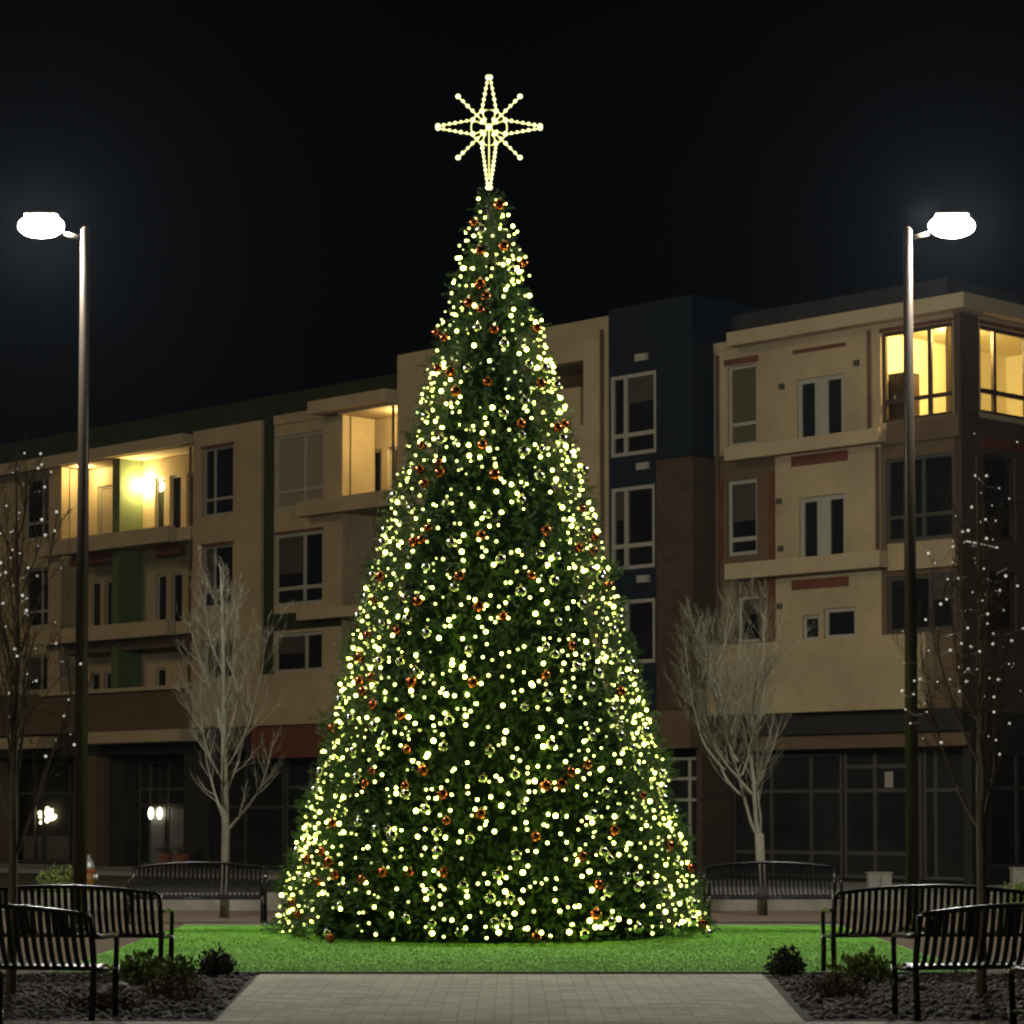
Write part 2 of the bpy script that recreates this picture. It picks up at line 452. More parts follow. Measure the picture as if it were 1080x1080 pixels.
# balcony floors and their tan fronts
for z0, z1 in ((10.25, 10.75), (7.31, 7.79)):
    part(A, 'balcony_slab', 'lip', (-13.3, -6.0, -0.42, -0.12, z0, z1))
    part(A, 'balcony_floor', 'stucco', (-12.39, -5.22, -0.118, RD - 0.003, z0 + 0.02, z0 + 0.2))
    part(A, 'balcony_slab', 'lip', (-5.99, -5.22, -0.12, 0.0, z0 + 0.06, z1 - 0.06))
part(A, 'header_panel', 'rust', (-12.0, -9.75, 0.10, 0.3, 9.93, 10.235), (-7.35, -6.1, 0.10, 0.3, 9.93, 10.235))
part(A, 'header_panel', 'stucco_dark', (-12.3, -9.75, 0.10, 0.3, 6.98, 7.29), (-9.1, -5.25, 0.10, 0.3, 6.98, 7.29))
part(A, 'balcony_ceiling', 'stucco', (-12.39, -5.22, -0.1, RD - 0.004, 13.22, 13.3))
part(A, 'cornice', 'lip', (-22, -5.21, -0.45, 0.5, 13.31, 13.58))
part(A, 'roof_edge', 'lip', (-22, -5.21, -0.47, -0.42, 13.2, 13.305))
for z0, z1 in ((10.46, 13.215), (7.8, 10.24), (5.75, 7.3)):
    part(A, 'balcony_partition', 'greenwall', (-9.61, -9.2, 0.03, RD - 0.006, z0, z1))
wl = MB().ball((-8.88, RD - 0.20, 12.40), 0.19, n=16, m=10).build('wall_lamp', M['warm'], A, smooth=True)
MB().box(-8.95, -8.81, RD - 0.05, RD - 0.004, 12.3, 12.5).build('lamp_bracket', M['frame'], wl)
wl3 = MB().ball((-11.66, 0.32, 13.1), 0.14, 0.14, 0.09, n=14, m=8).build('ceiling_lamp', M['warm'], A, smooth=True)
MB().tube([(-11.66, 0.32, 13.17), (-11.66, 0.32, 13.215)], 0.05, 8).build('lamp_bracket', M['frame'], wl3)
# brown band, ledge and fascia over the shops
part(A, 'spandrel_wall', 'stucco_dark', (-22, -2.3, -0.02, 0.28, 4.36, 5.70))
part(A, 'ledge', 'lip', (-13.4, -5.3, -0.16, -0.024, 5.62, 5.74))
part(A, 'shop_fascia', 'lip', (-10.25, -4.86, -0.75, -0.03, 3.95, 4.32), bevel=0.02)
part(A, 'shop_fascia', 'lip', (-15.2, -12.44, -0.75, -0.03, 3.87, 4.24), bevel=0.02)
part(A, 'shop_soffit', 'darkwall', (-22, -2.3, -0.021, 1.4, 3.62, 4.30))
part(A, 'pillar', 'stucco_dark', (-11.3, -10.3, -0.03, 0.75, 0, 3.6))
part(A, 'pillar', 'darkwall', (-10.28, -9.5, 0.5, 1.4, 0, 3.6))
part(A, 'pillar', 'stucco_dark', (-17.6, -16.6, -0.03, 0.75, 0, 3.6))
part(A, 'pillar', 'darkwall', (-5.6, -4.3, -0.03, 0.75, 0, 3.6))
# shopfronts on the left
sf = window(A, -9.4, -5.62, 0.05, 3.4, 1.0, mull=(-8.78, -7.78, -6.66), rails=(2.5, 1.98), pane='storeglass', fr='dframe', fw=0.075, name='shopfront')
part(A, 'back_wall', 'darkwall', (-22, -2.3, 1.45, 1.7, 0, 3.61))
dr = window(A, -8.74, -7.82, 0.05, 1.94, 0.93, pane='frosted', fr='dframe', fw=0.08, name='door', depth=0.065)
dr2 = window(A, -7.74, -6.72, 0.05, 1.94, 0.93, pane='frosted', fr='dframe', fw=0.08, name='door', depth=0.065)
for s in (-8.42, -7.95, ):
    sl = MB().ball((s - 0.02, 0.80, 1.72), 0.11, 0.08, 0.2, n=12, m=8).build('entrance_lamp', M['shoplamp'], A, smooth=True)
    MB().tube([(s - 0.02, 0.80, 1.9), (s - 0.02, 0.80, 3.61)], 0.012, 6).build('lamp_cord', M['dframe'], sl)
window(A, -16.5, -11.35, 0.05, 3.4, 1.0, mull=(-15.4, -14.9, -13.3), rails=(2.4,), pane='clear', fr='dframe', fw=0.07, name='shopfront')
part(A, 'shop_window_shelf', 'frosted', (-16.2, -13.2, 1.12, 1.4, 0.15, 0.95))
window(A, -4.25, -1.42, 0.05, 3.3, 0.6, mull=(-3.3,), rails=(1.9,), pane='storeglass', fr='dframe', fw=0.07, name='shopfront')
window(A, -1.36, 4.6, 0.05, 3.34, 0.62, mull=(-0.2, 1.2, 2.9), rails=(1.92, 2.5), pane='storeglass', fr='dframe', fw=0.09, name='shopfront')
window(A, 4.7, 13.0, 0.05, 3.34, 0.62, mull=(6.2, 7.8, 9.4, 11.2), rails=(1.92, 2.5), pane='storeglass', fr='dframe', fw=0.09, name='shopfront')
window(A, 13.1, 15.7, 0.05, 3.15, 0.62, mull=(14.1, 15.1), rails=(2.05, 2.6), pane='storeglass', fr='frame', fw=0.07, name='shopfront')
part(A, 'shop_back_wall', 'darkwall', (-4.3, 15.7, 0.75, 0.95, 0, 3.36))
# tan bay
tb = [(-4.76, -3.16, 10.94, 13.06), (-4.74, -3.16, 8.10, 10.0), (-4.74, -3.16, 5.85, 7.08)]
wall(A, M['stucco'], -5.19, -1.79, 4.37, 13.66, -0.05, 0.3, tb)
for h, rl in zip(tb, (11.46, 8.6, None)):
    window(A, *h, 0.08, mull=(h[0] + 0.52,), rails=(rl,) if rl else (), pane='darkpane')
part(A, 'lintel', 'rust', (-4.8, -3.1, -0.075, -0.052, 13.07, 13.14), (-4.8, -3.1, -0.075, -0.052, 10.01, 10.08))
part(A, 'green_strip', 'green', (-1.785, -1.215, 0.06, 0.3, 4.4, 13.9))
# bay with blinds and second lit balcony
bb = [(-1.17, 1.09, 10.86, 13.07), (-1.17, 1.09, 7.93, 10.1), (-1.17, 1.09, 5.92, 7.1)]
wall(A, M['stucco'], -1.21, 1.97, 5.90, 13.42, 0.0, 0.28, bb)
window(A, *bb[0], 0.06, mull=(0.18,), rails=(11.38,), pane='blind', fw=0.09)
window(A, *bb[1], 0.06, mull=(0.18,), rails=(8.45,), fw=0.10)
window(A, *bb[2], 0.06, mull=(0.28,), fw=0.10)
part(A, 'lintel', 'rust', (-1.2, 1.12, -0.022, -0.002, 10.11, 10.18))
r2 = [(1.85, 2.35, 10.6, 12.5), (2.62, 3.1, 10.6, 12.5), (3.4, 4.0, 10.6, 12.5), (2.3, 3.6, 7.4, 9.5), (2.3, 3.6, 5.0, 6.9)]
wall(A, M['stucco'], 1.2, 4.45, 4.38, 13.4, 1.2, 1.4, r2)
for h in r2: window(A, *h, 1.25, fw=0.09, name='door')
wall(A, M['stucco'], 1.975, 2.03, 5.92, 13.4, 0.285, 1.197, name='side_wall')
part(A, 'balcony_ceiling', 'stucco', (1.98, 4.43, -0.2, 1.195, 13.41, 13.49))
part(A, 'cornice', 'lip', (0.95, 4.44, -0.5, 0.5, 13.5, 13.86))
part(A, 'cornice', 'stucco', (-1.21, 0.94, -0.04, 0.5, 13.43, 13.72))
part(A, 'balcony_slab', 'stucco', (0.38, 4.44, -0.42, -0.1, 10.5, 10.95))
part(A, 'balcony_floor', 'stucco', (2.04, 4.44, -0.098, 1.19, 10.5, 10.64))
part(A, 'balcony_slab', 'lip', (0.38, 4.44, -0.42, -0.1, 7.42, 7.72))
part(A, 'balcony_floor', 'stucco', (2.04, 4.44, -0.098, 1.19, 7.42, 7.52))
part(A, 'spandrel_wall', 'green', (-1.2, 1.96, -0.03, -0.003, 7.2, 7.7))
wl2 = MB().ball((4.1, 0.75, 13.2), 0.2, 0.2, 0.13, n=16, m=10).build('ceiling_lamp', M['warm'], A, smooth=True)
MB().tube([(4.1, 0.75, 13.3), (4.1, 0.75, 13.405)], 0.06, 10).build('lamp_bracket', M['frame'], wl2)
# tan band and rust panel over the shops
part(A, 'spandrel_wall', 'stucco', (-2.29, 12.86, -0.12, 0.29, 4.36, 5.89))
part(A, 'shop_fascia', 'rust', (-2.25, 4.4, -0.02, 0.45, 3.37, 4.35))
part(A, 'shop_fascia', 'stucco_dark', (4.41, 15.7, -0.02, 0.45, 3.37, 4.35))
# tan tower with balcony opening
tw_h = [(6.5, 11.95, 12.05, 13.8), (6.5, 9.0, 8.0, 10.2), (10.0, 11.6, 8.0, 10.2)]
wall(A, M['stucco'], 4.46, 12.86, 5.91, 14.86, -0.06, 0.3, tw_h)
part(A, 'roof', 'darkwall', (4.47, 12.85, 0.31, 10, 13.9, 14.84))
part(A, 'back_wall', 'stucco_dark', (6.4, 12.0, 1.6, 1.8, 11.0, 13.88))
part(A, 'balcony_balustrade', 'stucco', (6.51, 11.7, 0.06, 0.18, 12.06, 13.12))
part(A, 'balcony_ceiling', 'stucco_dark', (6.4, 12.0, 0.31, 1.59, 13.81, 13.88))
window(A, *tw_h[1], 0.1, mull=(7.6,), rails=(8.6,)); window(A, *tw_h[2], 0.1, mull=(10.6,), rails=(8.6,))
# navy tower
nt_h = [(12.92, 14.56, 11.07, 13.22), (12.93, 14.5, 8.08, 10.25), (12.93, 14.5, 5.6, 7.28)]
wall(A, M['blue'], 12.87, 15.83, 10.86, 15.02, -0.02, 0.3, nt_h[:1])
wall(A, M['blue'], 12.87, 14.56, 4.37, 10.855, -0.02, 0.3, nt_h[1:])
for h, rl in zip(nt_h, (11.62, 8.70, None)):
    window(A, *h, 0.0, mull=(h[0] + 0.52,), rails=(rl,) if rl else (), fw=0.10, depth=0.12)
wall(A, M['brownbrick'], 14.565, 15.83, 4.37, 10.84, -0.03, 0.3)
part(A, 'tower_side_wall', 'blue', (15.63, 15.828, 0.301, 10, 10.86, 15.02))
part(A, 'tower_side_wall', 'brownbrick', (15.63, 15.828, 0.301, 2.6, 0.0, 10.84))
part(A, 'roof', 'blue', (12.88, 15.62, 0.31, 10, 14.6, 14.98))
for s, z in ((14.09, 13.6), (14.13, 10.74), (14.14, 7.79)):
    vl = MB().box(s - 0.2, s + 0.2, -0.12, -0.022, z - 0.09, z + 0.09).build('wall_vent', M['frame'], A)

# ---- corner building
Y = 0.8
SC = 23.65
part(B, 'core_wall', 'darkwall', (15.85, 21.0, 3.2, 14, 0, 13.4), (21.0, SC - 0.3, 6.4, 14, 0, 13.4), (21.0, SC - 0.3, 3.2, 6.4, 0, 10.2))
part(B, 'roof', 'roof', (15.86, SC - 0.9, Y + 0.7, 14, 13.98, 14.66))
wA = [(16.3, 17.28, 11.1, 13.17)]
dA = [(18.62, 20.12, 10.75, 12.56)]
cA = [(21.27, 23.42, 11.18, 13.40)]
wall(B, M['stucco'], 15.84, 23.45, 10.9, 13.62, Y, Y + 0.3, wA + dA + cA)
w3 = [(16.27, 17.28, 8.28, 10.22)]
d3 = [(18.68, 20.16, 7.7, 9.58)]
c3 = [(21.4, 23.42, 8.25, 10.28)]
wall(B, M['stucco_dark'], 15.84, 17.9, 6.0, 10.895, Y, Y + 0.3, w3 + [(16.6, 17.35, 6.05, 7.22)])
wall(B, M['stucco'], 17.905, 21.25, 6.0, 10.895, Y - 0.02, Y + 0.3, d3 + [(18.76, 19.3, 6.0, 6.62), (19.45, 20.46, 6.0, 6.76)])
wall(B, M['stucco_dark'], 21.255, 23.45, 6.0, 10.895, Y, Y + 0.3, c3 + [(21.4, 23.42, 6.05, 7.42)])
window(B, *wA[0], Y + 0.08, rails=(11.66,), pane='dimblind', fw=0.08)
window(B, *w3[0], Y + 0.08, rails=(8.70,), fw=0.1)
window(B, 16.6, 17.35, 6.05, 7.22, Y + 0.08)
def pair_door(s0, s1, z0, z1, y):
    w = (s1 - s0) / 2
    window(B, s0, s0 + w - 0.09, z0, z1, y, fw=0.12, name='door'); window(B, s0 + w + 0.09, s1, z0, z1, y, fw=0.12, name='door')
    part(B, 'door_post', 'frame', (s0 + w - 0.088, s0 + w + 0.088, y + 0.01, y + 0.09, z0, z1 - 0.002))
pair_door(18.62, 20.12, 10.75, 12.56, Y + 0.05); pair_door(18.68, 20.16, 7.7, 9.58, Y + 0.05)
window(B, 18.76, 19.3, 6.0, 6.62, Y + 0.05, fw=0.08); window(B, 19.45, 20.46, 6.0, 6.76, Y + 0.05, fw=0.1)
window(B, *c3[0], Y + 0.05, mull=(22.5,), rails=(8.85,), fw=0.08, fr='dframe')
window(B, 21.4, 23.42, 6.05, 7.42, Y + 0.05, mull=(22.68,), fw=0.1, fr='dframe')
part(B, 'lintel', 'rust', (16.2, 17.35, Y - 0.02, Y - 0.002, 13.2, 13.36), (18.5, 20.2, Y - 0.02, Y - 0.002, 13.22, 13.32), (21.24, 23.44, Y - 0.02, Y - 0.002, 13.41, 13.5))
part(B, 'header_panel', 'rust', (18.45, 20.25, Y - 0.05, Y - 0.022, 10.38, 10.64))
part(B, 'header_panel', 'rust', (18.45, 20.25, Y - 0.05, Y - 0.022, 7.28, 7.52))
part(B, 'header_panel', 'rust', (15.9, 16.15, Y - 0.03, Y - 0.002, 8.2, 10.3), (17.7, 17.88, Y - 0.04, Y - 0.022, 6.1, 10.3))
# cornice, balcony fronts, band
part(B, 'cornice', 'lip', (16.63, SC + 0.4, Y - 0.4, Y + 0.4, 13.62, 13.97), (SC - 0.4, SC + 0.4, Y + 0.402, 14, 13.62, 13.97))
part(B, 'cornice', 'stucco', (15.85, 16.62, Y - 0.03, Y + 0.4, 13.625, 13.83))
part(B, 'balcony_slab', 'lip', (16.55, 21.52, Y - 0.42, Y - 0.1, 10.68, 11.02))
part(B, 'balcony_slab', 'lip', (16.55, 21.52, Y - 0.42, Y - 0.1, 7.64, 8.04))
part(B, 'balcony_floor', 'stucco_dark', (16.56, 21.5, Y - 0.098, Y - 0.052, 10.72, 10.86), (16.56, 21.5, Y - 0.098, Y - 0.052, 7.66, 7.8))
part(B, 'spandrel_wall', 'stucco_dark', (21.53, SC + 0.02, Y - 0.12, Y - 0.003, 10.62, 11.15))
part(B, 'spandrel_wall', 'stucco', (21.53, SC - 0.1, Y - 0.12, Y - 0.003, 7.55, 8.2))
part(B, 'spandrel_wall', 'stucco', (15.85, 22.82, Y - 0.35, Y + 0.28, 4.20, 5.985))
part(B, 'spandrel_wall', 'stucco_dark', (22.825, SC, Y - 0.05, Y + 0.28, 4.20, 5.985))
# vents
for s, z in ((18.15, 12.45), (20.55, 12.75), (18.05, 9.55), (18.1, 8.35), (18.05, 6.9)):
    part(B, 'wall_vent', 'dframe', (s - 0.07, s + 0.07, Y - 0.08, Y - 0.022 if z < 10.8 else Y - 0.002, z - 0.07, z + 0.07))
# corner: pillar, side wall with windows, lit flat
part(B, 'corner_pillar', 'brownbrick', (23.46, SC + 0.003, Y - 0.01, Y + 0.72, 11.16, 13.6))
part(B, 'corner_pillar', 'brownbrick', (23.46, SC + 0.003, Y + 0.0, Y + 0.72, 4.1, 11.15))
side = MB()
def side_wall(z0, z1, holes, m, y0=Y + 0.725, y1=14.0):
    mb = MB(); Ys = sorted({y0, y1, *[h[0] for h in holes], *[h[1] for h in holes]}); Zs = sorted({z0, z1, *[h[2] for h in holes], *[h[3] for h in holes]})
    for i in range(len(Ys) - 1):
        for j in range(len(Zs) - 1):
            cy = (Ys[i] + Ys[i + 1]) / 2; cz = (Zs[j] + Zs[j + 1]) / 2
            if any(h[0] < cy < h[1] and h[2] < cz < h[3] for h in holes): continue
            mb.box(SC - 0.25, SC - 0.002, Ys[i], Ys[i + 1], Zs[j], Zs[j + 1])
    return mb.build('side_wall', M[m], B)
side_wall(11.16, 13.61, [(1.6, 4.8, 11.28, 13.41)], 'stucco')
side_wall(4.1, 11.15, [(1.7, 3.0, 8.3, 10.3), (3.6, 4.9, 8.3, 10.3), (1.7, 3.0, 6.1, 7.5), (3.6, 4.9, 6.1, 7.5)], 'brownbrick')
part(B, 'lintel', 'rust', (SC, SC + 0.02, 1.55, 4.9, 13.42, 13.52), (SC, SC + 0.02, 1.6, 5.0, 10.45, 10.7))
def side_window(y0, y1, z0, z1, mull=(), rails=(), pane='darkpane', fr='wood', fw=0.09):
    x0, x1 = SC - 0.17, SC - 0.08
    mb = MB(); mb.box(x0, x1, y0, y0 + fw, z0, z1); mb.box(x0, x1, y1 - fw, y1, z0, z1)
    mb.box(x0, x1, y0 + fw, y1 - fw, z0, z0 + fw); mb.box(x0, x1, y0 + fw, y1 - fw, z1 - fw, z1)
    for q in mull: mb.box(x0 + .003, x1 - .003, q - fw * .6, q + fw * .6, z0 + fw, z1 - fw)
    for q in rails:
        e = [y0 + fw] + [t for mm in mull for t in (mm - fw * .6, mm + fw * .6)] + [y1 - fw]
        for k in range(0, len(e), 2): mb.box(x0 + .003, x1 - .003, e[k], e[k + 1], q - fw * .6, q + fw * .6)
    w = mb.build('window', M[fr], B)
    MB().box(x0 + 0.04, x0 + 0.05, y0 + fw * .5, y1 - fw * .5, z0 + fw * .5, z1 - fw * .5).build('pane', M[pane], w)
side_window(1.6, 4.8, 11.28, 13.41, mull=(2.3, 3.6), rails=(11.84,), pane='clear')
for y0, y1, z0, z1 in ((1.7, 3.0, 8.3, 10.3), (3.6, 4.9, 8.3, 10.3), (1.7, 3.0, 6.1, 7.5), (3.6, 4.9, 6.1, 7.5)): side_window(y0, y1, z0, z1, pane='darkpane')
window(B, *cA[0], Y + 0.08, mull=(22.68,), rails=(11.70,), pane='clear', fr='wood', fw=0.09)
room = MB()
room.quad((21.05, Y + .31, 11.0), (23.39, Y + .31, 11.0), (23.39, 6.3, 11.0), (21.05, 6.3, 11.0))
room.quad((21.05, Y + .31, 13.5), (21.05, 6.3, 13.5), (23.39, 6.3, 13.5), (23.39, Y + .31, 13.5))
room.quad((21.05, Y + .31, 11.0), (21.05, 6.3, 11.0), (21.05, 6.3, 13.5), (21.05, Y + .31, 13.5))
room.quad((21.05, 6.3, 11.0), (23.39, 6.3, 11.0), (23.39, 6.3, 13.5), (21.05, 6.3, 13.5))
room.build('room_wall', M['room'], B)
part(B, 'interior_door', 'white', (22.2, 22.95, 6.2, 6.29, 11.01, 13.0))
part(B, 'curtain', 'blind', (22.95, 23.0, 1.16, 1.55, 11.1, 13.45), (22.78, 23.2, 5.0, 5.1, 11.1, 13.4))
cl = MB().ball((22.85, 1.75, 13.30), 0.17, 0.17, 0.12, n=14, m=8).build('ceiling_lamp', M['warm2'], B, smooth=True)
MB().tube([(22.85, 1.75, 13.4), (22.85, 1.75, 13.49)], 0.05, 8).build('lamp_bracket', M['frame'], cl)
# ground floor of the corner building
part(B, 'shop_canopy', 'darkwall', (16.7, SC, Y - 0.05, Y + 0.9, 3.66, 4.195))
part(B, 'shop_fascia', 'stucco_dark', (17.0, SC - 0.02, Y + 0.1, Y + 0.9, 3.3, 3.655))
window(B, 15.9, 19.5, 0.1, 3.2, Y + 0.6, mull=(17.2, 18.5), rails=(2.26, 0.72), pane='storeglass', fr='dframe', fw=0.08, name='shopfront')
window(B, 19.56, 21.95, 0.1, 3.28, Y + 0.6, mull=(20.52,), rails=(2.26, 0.72, 2.85), pane='storeglass', fr='dframe', fw=0.09, name='shopfront')
window(B, 22.0, 23.4, 0.1, 3.28, Y + 0.6, mull=(22.36,), rails=(2.26,), pane='storeglass', fr='dframe', fw=0.08, name='shopfront')
part(B, 'back_wall', 'darkwall', (15.9, SC - 0.26, Y + 0.72, Y + 0.9, 0, 3.29))
side_wall(0.0, 4.09, [(1.9, 4.2, 0.4, 3.2), (4.6, 7.0, 0.4, 3.2)], 'darkwall', y0=Y + 0.3)
for y0, y1 in ((1.9, 4.2), (4.6, 7.0)): side_window(y0, y1, 0.4, 3.2, mull=((y0 + y1) / 2,), rails=(2.3,), pane='storeglass', fr='dframe')
# pavement along the buildings
pm = MB()
ca, sa = math.cos(ANG), math.sin(ANG)
def W(s, y, z=0.0): return (BASE[0] + s * ca - y * sa, BASE[1] + s * sa + y * ca, z)
for b in ((-40, 40, -4.0, 14.0, -0.13, -0.004),):
    n = len(pm.v)
    for zz in (b[4], b[5]):
        for ss, yy in ((b[0], b[2]), (b[1], b[2]), (b[1], b[3]), (b[0], b[3])): pm.v.append(W(ss, yy, zz))
    pm.f += [(n, n + 3, n + 2, n + 1), (n + 4, n + 5, n + 6, n + 7), (n, n + 1, n + 5, n + 4), (n + 1, n + 2, n + 6, n + 5), (n + 2, n + 3, n + 7, n + 6), (n + 3, n, n + 4, n + 7)]
pvo = pm.build('pavement', M['concrete']); tag(pvo, kind='structure')

def pipe(parent, s, y, z0, z1):
    MB().tube([(s, y, z0), (s, y, z1)], 0.045, 8).build('downpipe', M['stucco_dark'], parent, smooth=True)
pipe(A, -5.32, -0.06, 5.8, 13.2); pipe(A, 4.36, -0.12, 5.95, 13.4); pipe(A, 12.7, -0.13, 5.95, 14.5); pipe(B, 16.0, Y - 0.06, 6.0, 13.5); pipe(B, 21.2, Y - 0.09, 8.1, 10.6); pipe(B, 20.95, Y - 0.07, 11.05, 13.5)
part(B, 'window_notice', 'white', (20.85, 21.1, Y + 0.575, Y + 0.597, 2.33, 2.72))
# furniture inside and in front of the buildings
wd = empty('wardrobe', W(21.42, 1.46, 11.0), ANG)
tag(wd, 'dark wooden cabinet inside the lit top floor corner flat', 'cabinet')
MB().box(-0.33, 0.33, -0.26, 0.26, 0.06, 1.45).build('cabinet_body', M['wood'], wd, bevel=0.015)
for s in (-0.165, 0.165):
    d = MB().box(s - 0.155, s + 0.155, -0.285, -0.262, 0.1, 1.4).build('door', M['wood'], wd)
    MB().tube([(s * 0.1, -0.30, 0.7), (s * 0.1, -0.30, 0.9)], 0.012, 6).build('handle', M['hydsilver'], d)

def lit_cluster():
    """glowing wreath of shop lights behind the left shop window"""
    t = empty('light_display', W(-15.4, 1.25, 0.0), ANG)
    tag(t, 'cluster of warm white lamps glowing in the far left shop window', 'light display')
    MB().tube([(0.25, 0.1, 0.96), (0.25, 0.1, 2.2)], 0.02, 8).build('stand', M['dframe'], t)
    for k in range(26):
        a = rng.uniform(0, 6.28); r = rng.uniform(0.05, 0.42)
        MB().ball((0.25 + r * math.cos(a) * 1.1, 0.06 + rng.uniform(-0.03, 0.05), 1.62 + r * math.sin(a) * 0.85), rng.uniform(0.05, 0.1), n=8, m=6).build('bulb', M['shoplamp'], t, smooth=True)
    br = MB()
    for k in range(10):
        a = k * 0.628
        br.tube([(0.25, 0.1, 1.62), (0.25 + 0.4 * math.cos(a), 0.1, 1.62 + 0.34 * math.sin(a))], 0.01, 5)
    br.build('branch', M['wire'], t)
lit_cluster()

def balcony_lights():
    t = empty('light_string', W(SC + 0.06, 1.5, 8.05), ANG)
    tag(t, 'short straight row of tiny warm lights along the corner building balcony', 'string lights')
    MB().tube([(0, -0.62, 0.06), (0, 0.0, 0.03), (0, 0.62, 0.0)], 0.008, 5).build('wire', M['wire'], t)
    for k in range(14):
        MB().ball((0.012, -0.6 + k * 0.092, 0.075 - k * 0.005), 0.024, n=8, m=6).build('bulb', M['coolbulb'], t, smooth=True)
balcony_lights()

def planter(s, y, label):
    t = empty('planter', W(s, y, 0), ANG)
    tag(t, label, 'planter', 'orange planters by the shop entrance')
    MB().lathe([(0.16, 0), (0.2, 0.3), (0.24, 0.42), (0.25, 0.46), (0.21, 0.46), (0.19, 0.4)], 16).build('pot', M['terracotta'], t, smooth=True)
    v, f = leaf_cloud(160, lambda n: nr.normal(size=(n, 3)) * (0.1, 0.1, 0.09) + (0, 0, 0.55), 0.12)
    np_mesh('foliage', v, f, M['deadleaf'], t)
planter(-5.9, -0.5, 'terracotta planter beside the glass shop doors on the left')
planter(-4.95, -0.55, 'terracotta planter right of the shop doors, behind the bare tree trunk')

# pale utility boxes in front of the right shops
def cabinet(x, y, w, h, d, label):
    t = empty('utility_cabinet', (x, y, 0), ANG * 0.0)
    tag(t, label, 'utility box')
    MB().box(-w / 2, w / 2, -d / 2, d / 2, -0.12, h).build('cabinet_body', M['white'], t, bevel=0.015)
    MB().box(-w / 2 - 0.02, w / 2 + 0.02, -d / 2 - 0.02, d / 2 + 0.02, h + 0.002, h + 0.04).build('lid', M['white'], t, bevel=0.01)
    MB().box(-0.012, 0.012, -d / 2 - 0.006, -d / 2 - 0.001, 0.03, h - 0.05).build('door_gap', M['dframe'], t)
cabinet(7.86, 57.0, 0.5, 0.40, 0.4, 'squat pale utility box between the right back bench and the lamp post')
cabinet(10.95, 57.0, 0.5, 0.5, 0.4, 'pale utility box at the right edge beyond the benches')

# ------------------------------------------------------------------ Christmas tree
TX, TY, TH, TR, TR1 = -0.29, 36.6, 10.25, 3.03, 0.26
def cone_r(z): return TR + (TR1 - TR) * (z / TH)
ct = empty('christmas_tree', (TX, TY, 0)); tag(ct, 'tall cone shaped Christmas tree covered in lights and ball ornaments on the lawn', 'Christmas tree')
MB().lathe([(0.14, 0.0), (0.13, 6.0), (0.06, 10.0)], 12).build('trunk', M['bark2'], ct, smooth=True)
def cone_points(n, zmin=0.03):
    z = []
    while len(z) < n:
        q = nr.uniform(zmin, TH, 4 * n); keep = nr.uniform(0, TR, 4 * n) < cone_r(q)
        z += list(q[keep])
    z = np.array(z[:n]); a = nr.uniform(0, 2 * math.pi, n)
    return z, a
def crown():
    nt = 17000
    z, a = cone_points(nt)
    # deep gaps and bulges of the branch rows
    bul = 0.05 * np.sin(z * 2 * math.pi / 0.55 + 0.6 * np.sin(3 * a)) + 0.05 * np.sin(7 * a + 3 * z)
    pit = np.sin(3.3 * a * (cone_r(z) * 0.7 + 0.9) + 2.1 * z) * np.sin(4.7 * z - 2.2 * a * (cone_r(z) * 0.7 + 0.9))
    depth = np.where(nr.uniform(0, 1, nt) < 0.6, nr.uniform(-0.06, 0.12, nt), nr.uniform(-0.34, 0.0, nt)) + 0.10 * pit
    rr = cone_r(z) + bul * 0.7 + depth - 0.16 - 0.16 * (z / TH) ** 3
    rr = np.maximum(rr, 0.05)
    p = np.stack([rr * np.cos(a), rr * np.sin(a), z], 1)
    d = np.stack([np.cos(a), np.sin(a), nr.normal(0.15, 0.45, nt)], 1) + nr.normal(0, 0.35, (nt, 3)); d /= np.linalg.norm(d, axis=1)[:, None]
    L = nr.uniform(0.10, 0.19, nt)
    k = 18
    t = np.tile(np.linspace(0.1, 1.0, k), (nt, 1))
    q = p[:, None] + d[:, None] * (t * L[:, None])[..., None]
    rd = nr.normal(size=(nt, k, 3)); rd -= (rd * d[:, None]).sum(2, keepdims=True) * d[:, None]; rd /= np.linalg.norm(rd, axis=2, keepdims=True)
    nd = rd * 0.8 + d[:, None] * 0.65; nd /= np.linalg.norm(nd, axis=2, keepdims=True)
    nl = nr.uniform(0.035, 0.075, (nt, k))[..., None]
    sd = np.cross(nd, rd + nr.normal(0, 0.5, rd.shape)); sd /= np.linalg.norm(sd, axis=2, keepdims=True)
    w = 0.0065
    v = np.stack([q - sd * w, q + sd * w, q + nd * nl], 2).reshape(-1, 3)
    keepz = v.reshape(-1, 3, 3)[:, :, 2].min(1) > 0.008
    v = v.reshape(-1, 3, 3)[keepz].reshape(-1, 3)
    v1, f1 = v, np.arange(len(v)).reshape(-1, 3)
    np_mesh('crown', v1, f1, M['needle'], ct)
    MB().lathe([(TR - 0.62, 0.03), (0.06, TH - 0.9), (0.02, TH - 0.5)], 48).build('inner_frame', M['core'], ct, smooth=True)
crown()

